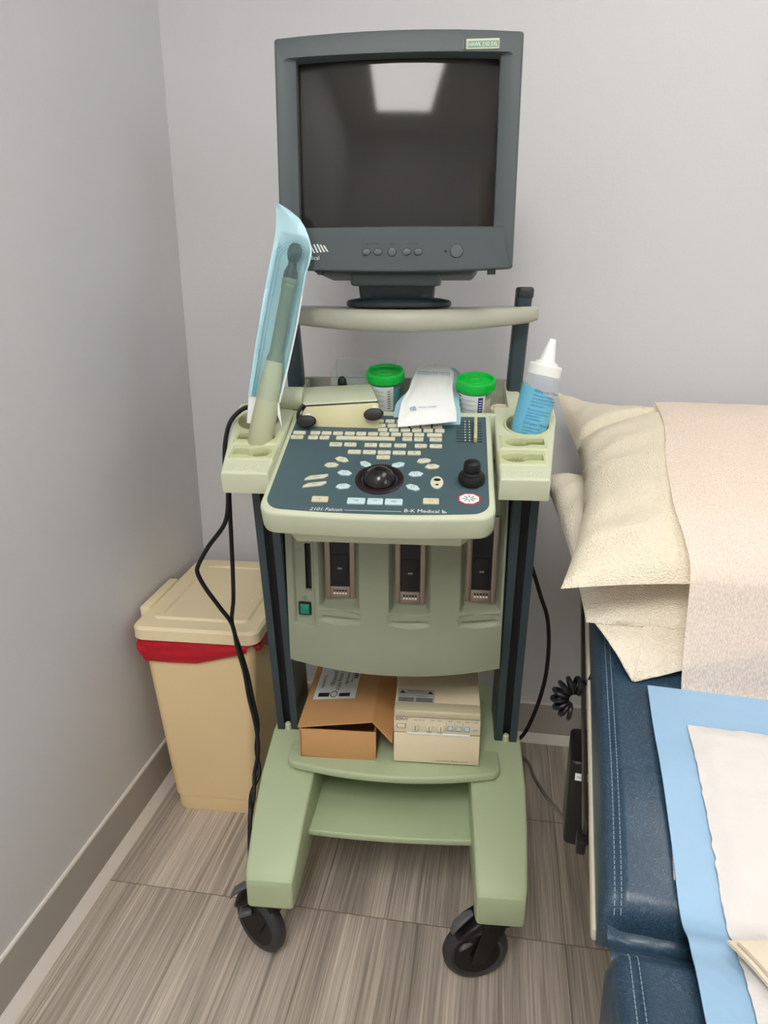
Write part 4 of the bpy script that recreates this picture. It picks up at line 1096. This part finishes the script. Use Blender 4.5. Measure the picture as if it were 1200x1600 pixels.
mb = MB(); mb.box((.119, .190, zt_), (.153, .2035, zt_ + .0003), 'ink'); mb.text('COPY MADE AT', .0036, 'greylabel', TT @ Matrix.Translation((.121, .198, 0))); mb.text('PHYSICIAN ORDER', .0034, 'greylabel', TT @ Matrix.Translation((.121, .193, 0)))
mb.build('notice_label', prn, pc2, normals=False)

# ------------------------------------------------------------------ black cord to the right of the cart
t = tag(empty('mains_cord', cw((.27, .42, 0)), CYAW), 'black cord bowing out from behind the right post of the machine', 'cord')
mb = MB(); mb.tube([(.215, .37, .70), (.245, .39, .655), (.262, .40, .613), (.282, .41, .555), (.298, .415, .51), (.306, .42, .455), (.307, .42, .40), (.303, .42, .348), (.290, .42, .285), (.268, .42, .222), (.235, .425, .18), (.225, .44, .1), (.25, .50, .005), (.26, .6, .005)], .0042, 'rubber', 10, 6); mb.build('cord', t, (.27, .42, 0))

# ------------------------------------------------------------------ waste bin
bn = tag(empty('waste_bin', (-.60, 1.39, 0), rad(2.5)), 'tall beige waste bin with red liner between the wall and the machine', 'bin')
def brect(x0, x1, y0, y1, z, r=.02): return [(a, b, z) for a, b in rrect(x1 - x0, y1 - y0, r, 6, (x0 + x1) / 2, (y0 + y1) / 2)]
mb = MB(); mb.rings([brect(-.093, .088, -.146, .13, 0), brect(-.095, .090, -.148, .132, .005), brect(-.095, .090, -.148, .132, .038), brect(-.099, .094, -.151, .135, .041), brect(-.122, .120, -.178, .175, .44), brect(-.122, .120, -.178, .175, .462)], 'bin'); mb.build('body', bn, smooth=25)
mb = MB()
def liner(u, v):
    r = brect(-.1255, .1235, -.1815, .1785, 0, .022); n_ = len(r); k = (u * n_); i = int(k) % n_; f = k - int(k)
    a = V3(r[i]).lerp(V3(r[(i + 1) % n_]), f)
    x = a.x / .125
    drop = .052 + .016 * noise.noise(V3((u * 9, 1, 0))) + .010 * sin(u * 21) - (.030 * max(0, a.x / .12) if a.y < -.1 else 0)
    a.z = .463 - drop * v
    q = .0055 * (noise.noise(V3((u * 46, v * 2.5, 4))) + .6 * noise.noise(V3((u * 90, v * 5, 1)))) * (0.3 + v) + .006 * v * (1 - v) * 4
    a.x += (a.x / .13) * q * 1.2; a.y += (a.y / .19) * q * 1.2
    return a
mb.grid(liner, 220, 14, 'redbag'); mb.build('liner', bn, smooth=60)
mb = MB()
mb.rings([brect(-.132, .130, -.189, .186, .456, .022), brect(-.136, .134, -.193, .190, .459, .026), brect(-.136, .134, -.193, .190, .481, .026), brect(-.131, .129, -.188, .185, .487, .022), brect(-.106, .104, -.155, .150, .489, .016), brect(-.102, .100, -.151, .146, .4935, .014), brect(-.088, .086, -.136, .131, .4935, .010), brect(-.085, .083, -.133, .128, .490, .008)], 'binlid')
mb.box((-.150, -.115, .466), (-.128, .045, .494), 'binlid', .004, 2)
mb.build('lid', bn, smooth=28)

# ------------------------------------------------------------------ exam table
TH = V3((.101, .446, .65)); PS = rad(4.649); TA = rad(10)
bX = V3((cos(PS), -sin(PS), 0)); bH = V3((sin(PS), cos(PS), 0)); bY = bH * cos(TA) + V3((0, 0, sin(TA))); bN = bX.cross(bY)
def Bk(s, t_, n=0.0): return TH + bX * s + bY * t_ + bN * n            # backrest plane
SA = rad(-7)
sY = bH * cos(SA) + V3((0, 0, sin(SA))); sN = bX.cross(sY)
def Se(s, t_, n=0.0): return TH + bX * s + V3((0, 0, -.012)) + sY * t_ + sN * n      # seat plane, t negative toward the feet
table = tag(empty('exam_table', (TH.x + .33, TH.y + .2, 0), -PS), 'navy blue vinyl exam table along the right side of the room', 'exam table')
Tinv = (Matrix.Translation(table.location) @ Matrix.Rotation(-PS, 4, 'Z')).inverted()
def tl(p): return Tinv @ Vector(p)
TW = .68
H0 = .048   # where the backrest cushion ends at the hinge
def front_drop(t_):
    q = max(0, 1 - (t_ - H0) / .17); return .024 * q ** 2.0 + edge(t_ - H0, .022)
def edge(e, r): return r - math.sqrt(max(0, r * r - (r - min(r, e)) ** 2))
def back_top(u, v):
    s = .005 + (TW - .005) * u; t_ = H0 + (1.168 - H0) * v
    d = edge(min(s - .005, TW - s), .020) + front_drop(t_) + edge(1.168 - t_, .025)
    n = -d + .004 * sin(PI * u) * min(1, t_ / .1) - (.0025 if abs(s - .0195) < .003 and t_ > .04 else 0)
    n += .0012 * noise.noise(V3((s * 9, t_ * 9, 0)))
    return tl(Bk(s, t_, n))
def back_bot(u, v): return tl(Bk(.005 + (TW - .005) * u, H0 + (1.168 - H0) * v, -.075))
mb = MB()
def warp(k, n_, lo=.03): # denser near the edges
    return k
us_ = lambda u: (.07 * (u / .2) if u < .2 else .07 + .86 * (u - .2) / .6 if u < .8 else .93 + .07 * (u - .8) / .2)
vs_ = lambda v: (.05 * (v / .2) if v < .2 else .05 + .90 * (v - .2) / .7 if v < .9 else .95 + .05 * (v - .9) / .1)
mb.solid_grid(lambda u, v: back_top(us_(u), vs_(v)), lambda u, v: back_bot(us_(u), vs_(v)), 60, 70, 'vinyl'); bc_ = mb.build('backrest_cushion', table, smooth=60)
def seat_top(u, v):
    s = .005 + (TW - .005) * u; t_ = .024 - .466 * v
    d = edge(min(s - .005, TW - s), .020) + edge(.024 - t_, .022) + edge(t_ + .442, .03)
    n = -d - (.0025 if abs(s - .0235) < .003 else 0) + .0012 * noise.noise(V3((s * 9, t_ * 9, 5)))
    return tl(Se(s + .004, t_, n))
mb = MB(); mb.solid_grid(lambda u, v: seat_top(us_(u), vs_(v)), lambda u, v: tl(Se(.009 + (TW - .005) * us_(u), .024 - .466 * vs_(v), -.085)), 60, 50, 'vinyl'); sc_ = mb.build('seat_cushion', table, smooth=60)
# puckered vinyl fold in the hinge gap
mb = MB(); mb.grid(lambda u, v: tl(Bk(.012 + (TW - .03) * u, .075 - .070 * v, -.034 - .010 * sin(v * PI * 1.0) + .008 * sin(v * PI * 3 + u * 3) + .004 * noise.noise(V3((u * 30, v * 3, 2))))), 90, 14, 'vinyl'); mb.build('hinge_fold', table, smooth=80)
for sset, parent, fnp, t0, t1 in (((.0165, .0220), bc_, lambda s, t_: Bk(s, t_, -edge(s - .005, .020) - front_drop(t_) + .0004), H0 + .004, 1.12), ((.0205, .027), sc_, lambda s, t_: Se(s + .004, t_, -edge(s - .005, .020) - edge(.024 - t_, .022) + .0004), .018, -.40)):
    mb = MB(); L_ = abs(t1 - t0); nst = int(L_ / .0046)
    for s in sset:
        for k in range(nst):
            ta = t0 + (t1 - t0) * k / nst; tb = t0 + (t1 - t0) * (k + .72) / nst
            mb.tube([tl(fnp(s, ta)), tl(fnp(s, tb))], .00045, 'stitch', 4, 1)
    mb.build('stitching', parent)
# boards under the cushions, rail, base
mb = MB(); mb.hexa([tl(p) for p in (Bk(.0015, .06, -.090), Bk(TW + .004, .06, -.090), Bk(TW + .004, 1.16, -.090), Bk(.0015, 1.16, -.090), Bk(.0015, .06, -.073), Bk(TW + .004, .06, -.073), Bk(TW + .004, 1.16, -.073), Bk(.0015, 1.16, -.073))], 'beigemetal', .003); mb.build('backrest_board', table)
mb = MB(); mb.hexa([tl(p) for p in (Se(-.010, -.44, -.13), Se(TW + .008, -.44, -.13), Se(TW + .008, -.04, -.13), Se(-.010, -.04, -.13), Se(-.009, -.44, -.083), Se(TW + .006, -.44, -.083), Se(TW + .006, -.04, -.083), Se(-.009, -.04, -.083))], 'beigemetal', .006); mb.build('seat_board', table)
mb = MB(); mb.hexa([tl(p) for p in (Bk(-.0035, .19, -.112), Bk(.0012, .19, -.112), Bk(.0012, .85, -.112), Bk(-.0035, .85, -.112), Bk(-.0035, .19, -.082), Bk(.0012, .19, -.090), Bk(.0012, .85, -.090), Bk(-.0035, .85, -.090))], 'rail', .0015)
mb.hexa([tl(p) for p in (Bk(-.009, .178, -.128), Bk(.001, .178, -.128), Bk(.001, .196, -.128), Bk(-.009, .196, -.128), Bk(-.009, .178, -.108), Bk(.001, .178, -.108), Bk(.001, .196, -.108), Bk(-.009, .196, -.108))], 'black', .002)
mb.build('side_rail', table)
mb = MB(); mb.hexa([tl(p) for p in ((.32, .15, .12), (.72, .12, .12), (.78, 1.15, .12), (.38, 1.18, .12), (.30, .18, .55), (.74, .15, .55), (.78, .90, .62), (.36, .93, .62))], 'beigemetal', .01); mb.build('pedestal', table)
mb = MB(); mb.hexa([tl(p) for p in ((.28, .05, 0), (.76, .02, 0), (.82, 1.25, 0), (.34, 1.28, 0), (.28, .05, .12), (.76, .02, .12), (.82, 1.25, .12), (.34, 1.28, .12))], 'beigemetal', .012); mb.build('base_plinth', table)

# pillows
def pillow_n(s, t_, P):
    u = (s - P['s0']) / (P['s1'] - P['s0']); v = (t_ - P['t0']) / (P['t1'] - P['t0'])
    if not (0 < u < 1 and 0 < v < 1): return None
    a, b = 2 * u - 1, 2 * v - 1
    return P['n0'] - P.get('tl', 0) * v + P['h'] * max(0, (1 - abs(a) ** 3.4)) ** .52 * max(0, (1 - abs(b) ** 3.4)) ** .52
def pillow(P, label, m, origin):
    t = tag(empty('pillow', origin, -PS), label, 'pillow', 'pillows on the exam table')
    Ti = (Matrix.Translation(origin) @ Matrix.Rotation(-PS, 4, 'Z')).inverted()
    def shape(u, v, side):
        a, b = 2 * u - 1, 2 * v - 1
        # pincushion outline, pointed corners
        aa = a * (1 - P['pin'] * (1 - b * b)); bb = b * (1 - P['pin'] * .8 * (1 - a * a))
        s = P['s0'] + (P['s1'] - P['s0']) * (aa + 1) / 2; t_ = P['t0'] + (P['t1'] - P['t0']) * (bb + 1) / 2
        body = max(0, (1 - abs(a) ** 3.4)) ** .52 * max(0, (1 - abs(b) ** 3.4)) ** .52
        s += P.get('shear', 0) * (t_ - P['t0'])
        edge_w = (1 - body)
        w = .010 * edge_w * noise.noise(V3((s * 26, t_ * 26, P['n0'] * 50))) * (1 if body > .02 else .4)
        w += .006 * noise.noise(V3((s * 11 + 3, t_ * 9, 2)))
        w += .0065 * math.exp(-u / .10) * sin(70 * t_ + 5 * noise.noise(V3((s * 6, t_ * 5, 1)))) * sm(0, .06, u)
        w += .0060 * math.exp(-v / .09) * sin(60 * s + 6 * noise.noise(V3((s * 6, t_ * 5, 4)))) * sm(0, .06, v)
        w -= .038 * math.exp(-((t_ - P['cr'] - .42 * (s - .0)) / .016) ** 2) * body * max(0, 1 - max(0, s) / .5)
        c = P['n0'] - P.get('tl', 0) * (bb + 1) / 2 - P['droop'] * (max(0, -b) ** 6) * (max(0, -a) ** 2) + .02 * (max(0, b) ** 6) * (max(0, -a) ** 3) * P['lift']
        n = c + (P['h'] * body + w * body ** .3 if side else -P['d'] * body)
        return Ti @ Bk(s, t_, n)
    mb = MB()
    mb.grid(lambda u, v: shape(u, v, 1), 70, 80, m); mb.grid(lambda u, v: shape(u, v, 0), 70, 80, m, flip=True)
    ob = mb.build('pillow_body', t, smooth=80)
    return t, Ti
P1 = dict(s0=-.045, s1=.50, t0=.356, t1=1.115, n0=.105, h=.072, d=.012, pin=.15, shear=-.028, droop=.004, lift=2.4, cr=.90, tl=.055)
P2 = dict(s0=-.010, s1=.50, t0=.385, t1=.82, n0=.036, h=.034, d=.030, pin=.03, droop=.0, lift=0, shear=-.17, cr=2)
pillow(P1, 'cream paper covered pillow on top of the other pillow at the table head', 'pillow', Bk(.22, .72, .09))
t2, Ti2 = pillow(P2, 'cream paper covered pillow lying flat under the other, corner flap hanging forward', 'pillow2', Bk(.22, .74, .005))
mb = MB()
def flap(u, v):
    e0, e1, tip = V3((-.012, .405, .040)), V3((.30, .405, .040)), V3((.045, .322, .004))
    p = e0.lerp(e1, u); q = p.lerp(tip, v ** .9)
    q.z += .006 * sin(PI * v) - .0035 * abs(noise.noise(V3((u * 7, v * 3, 1))))
    if abs(u - .30) < .04: q.z += .002
    return Ti2 @ Bk(q.x, q.y, max(.003, q.z))
mb.solid_grid(lambda u, v: flap(u, v * .985), lambda u, v: flap(u, v * .985) - V3((0, 0, .001)), 30, 20, 'pillow2'); mb.build('open_flap', t2, smooth=60)

# table paper over pillows
def n_paper(s, t_):
    def top(tt):
        a = pillow_n(max(.02, min(s, .47)), min(max(tt, .355), 1.10), P1)
        return (a if a is not None else .11)
    hi = top(t_)
    f = sm(.305, .375, t_); g = sm(1.0, 1.15, t_)
    base = .0055
    n = base + (max(hi + .004, .105) - base) * f
    n = n * (1 - g) + .035 * g
    return n + .0022 * noise.noise(V3((s * 8, t_ * 10, 6))) * (1 if t_ > .33 else .25)
def pap(u, v):
    t_ = 1.165 - 1.085 * v
    s0 = .112 - .018 * sm(.8, .32, t_) - .012 * sm(.36, .5, t_) * sm(.85, .6, t_) - .030 * sm(.29, .15, t_) + .003 * sin(t_ * 7)
    s = s0 + (.655 - s0) * u
    return Bk(s, t_, n_paper(s, t_) - .024 * max(0, 1 - (t_ - H0) / .17) ** 2.0)
pt = tag(empty('table_paper', Bk(.36, .5, .003), -PS), 'strip of pale pink white exam paper draped over the pillows', 'paper')
Tp = (Matrix.Translation(pt.location) @ Matrix.Rotation(-PS, 4, 'Z')).inverted()
mb = MB(); mb.grid(lambda u, v: Tp @ pap(u, v), 40, 160, 'tablepaper'); mb.build('paper_sheet', pt, smooth=80, normals=False)

# underpad with fluffy centre, over the hinge
def lay(s, t_, n):
    q = max(0, min(1, 1 - (t_ - H0) / .17)); k = sm(.085, -.005, t_)
    a = Bk(s, t_, n - .024 * q ** 2.0); b_ = Se(s + .002, t_, n + .004 * sm(-.06, 0, t_))
    return a.lerp(b_, k)
up = tag(empty('underpad', Bk(.30, .05, .01), -PS), 'pale blue disposable underpad with white fluffy centre on the exam table', 'pad')
Tu = (Matrix.Translation(up.location) @ Matrix.Rotation(-PS, 4, 'Z')).inverted()
def padp(u, v, h):
    t_ = .312 - .62 * v; s = .060 + .008 * sm(.3, 0, t_) + .56 * u
    wv = .0035 * noise.noise(V3((s * 10, t_ * 12, 3))) + .003 * sin(s * 20 + t_ * 7) * sm(.2, .3, t_)
    wv += .004 * math.exp(-((t_ - .02 - .05 * s) / .010) ** 2)
    lipe = min(u, 1 - u, v * 1.2) 
    return Tu @ lay(s, t_, .0085 + max(0, wv) + h)
mb = MB(); mb.solid_grid(lambda u, v: padp(u, v, .001), lambda u, v: padp(u, v, -.0008), 60, 200, 'padblue'); mb.build('film_border', up, smooth=80)
def fluff(u, v):
    e = min(u, 1 - u, v, 1 - v); j = .0025 * noise.noise(V3((u * 60, v * 60, 8)))
    uu = .062 + .876 * u + (j if e < .03 else 0); vv = .095 + .83 * v + (j if e < .03 else 0)
    return padp(uu, vv, .0034 + .004 * min(1, e / .03) + .0016 * noise.noise(V3((u * 30, v * 30, 2))))
mb = MB(); mb.grid(fluff, 100, 200, 'fluff'); mb.build('fluff_centre', up, smooth=80, normals=False)

# folded drape
dr = tag(empty('folded_drape', Se(.17, -.1, .015), -PS), 'folded cream cloth lying on the white pad at the frame corner', 'cloth')
Td = (Matrix.Translation(dr.location) @ Matrix.Rotation(-PS, 4, 'Z')).inverted()
for k, (dx, hh) in enumerate(((0, 0), (.006, .004))):
    ang = rad(-52)
    def dp(u, v, h):
        a = V3((.094 + dx, .016 - dx * .6)); L1 = .26 * u; L2 = .26 * v
        # rectangle with its corner at a, one edge to the right, one down to the right
        s = a.x + L1 * cos(rad(17)) + L2 * cos(rad(-62)); t_ = a.y + L1 * sin(rad(17)) + L2 * sin(rad(-62))
        return Td @ lay(s, t_, .0205 + h + .0012 * noise.noise(V3((s * 20, t_ * 20, k))))
    mb = MB(); mb.solid_grid(lambda u, v: dp(u, v, .0035 + hh), lambda u, v: dp(u, v, .0005 + hh), 24, 24, 'drape'); mb.build('fold', dr, smooth=50)

# hand control box, coiled cord, grey cord
hc = tag(empty('hand_control', (.131, .80, .452), -PS), 'slim black control box with small white label hung below the table edge', 'control box')
mb = MB(); mb.prism([(a, b) for a, b in rrect(.034, .075, .008, 5)], .006, .134, 'black', .004, 3); mb.build('case', hc)
mb = MB(); mb.box((-.010, -.0385, .108), (.010, -.0372, .118), 'label'); mb.text('POWER', .0042, 'ink', Matrix.Translation((-.008, -.0388, .1115)) @ Matrix.Rotation(rad(90), 4, 'X')); mb.build('white_label', hc, normals=False)
mb = MB(); mb.tube([(.004, .0, .13), (.005, .0, .15), (.012, .0, .165)], .006, 'black'); mb.build('hook', hc)
cc = tag(empty('coiled_cord', (.127, .86, .612)), 'black coiled cord hanging beside the upper end of the control box', 'cord')
mb = MB(); pts = []
for k in range(0, 8 * 14):
    a = 2 * PI * k / 14; q = k / (8 * 14); A = rad(60 + 200 * q)
    c = V3((-.004 + .020 * cos(A), .012 * q, .0 + .024 * sin(A)))
    rdir = V3((cos(A), 0, sin(A)))
    pts.append(c + rdir * (.010 * cos(a)) + V3((0, 1, 0)) * (.010 * sin(a)))
pts = [(.02, .0, .06)] + pts
mb.tube(pts, .0032, 'rubber', 7, 2); mb.build('coil', cc)
gc = tag(empty('grey_cord', (.13, 1.2, 0)), 'thin grey cord on the floor between the machine and the control box', 'cord')
mb = MB(); mb.tube([(.128, .79, .455), (.1204, .85, .4259), (.1205, .95, .3588), (.1193, 1.1, .2604), (.1205, 1.25, .1632), (.1218, 1.40, .0693), (.118, 1.52, .012), (.09, 1.56, .005), (.0, 1.59, .005)], .0035, 'greycord', 8, 6); mb.build('cord', gc, (.13, 1.2, 0))
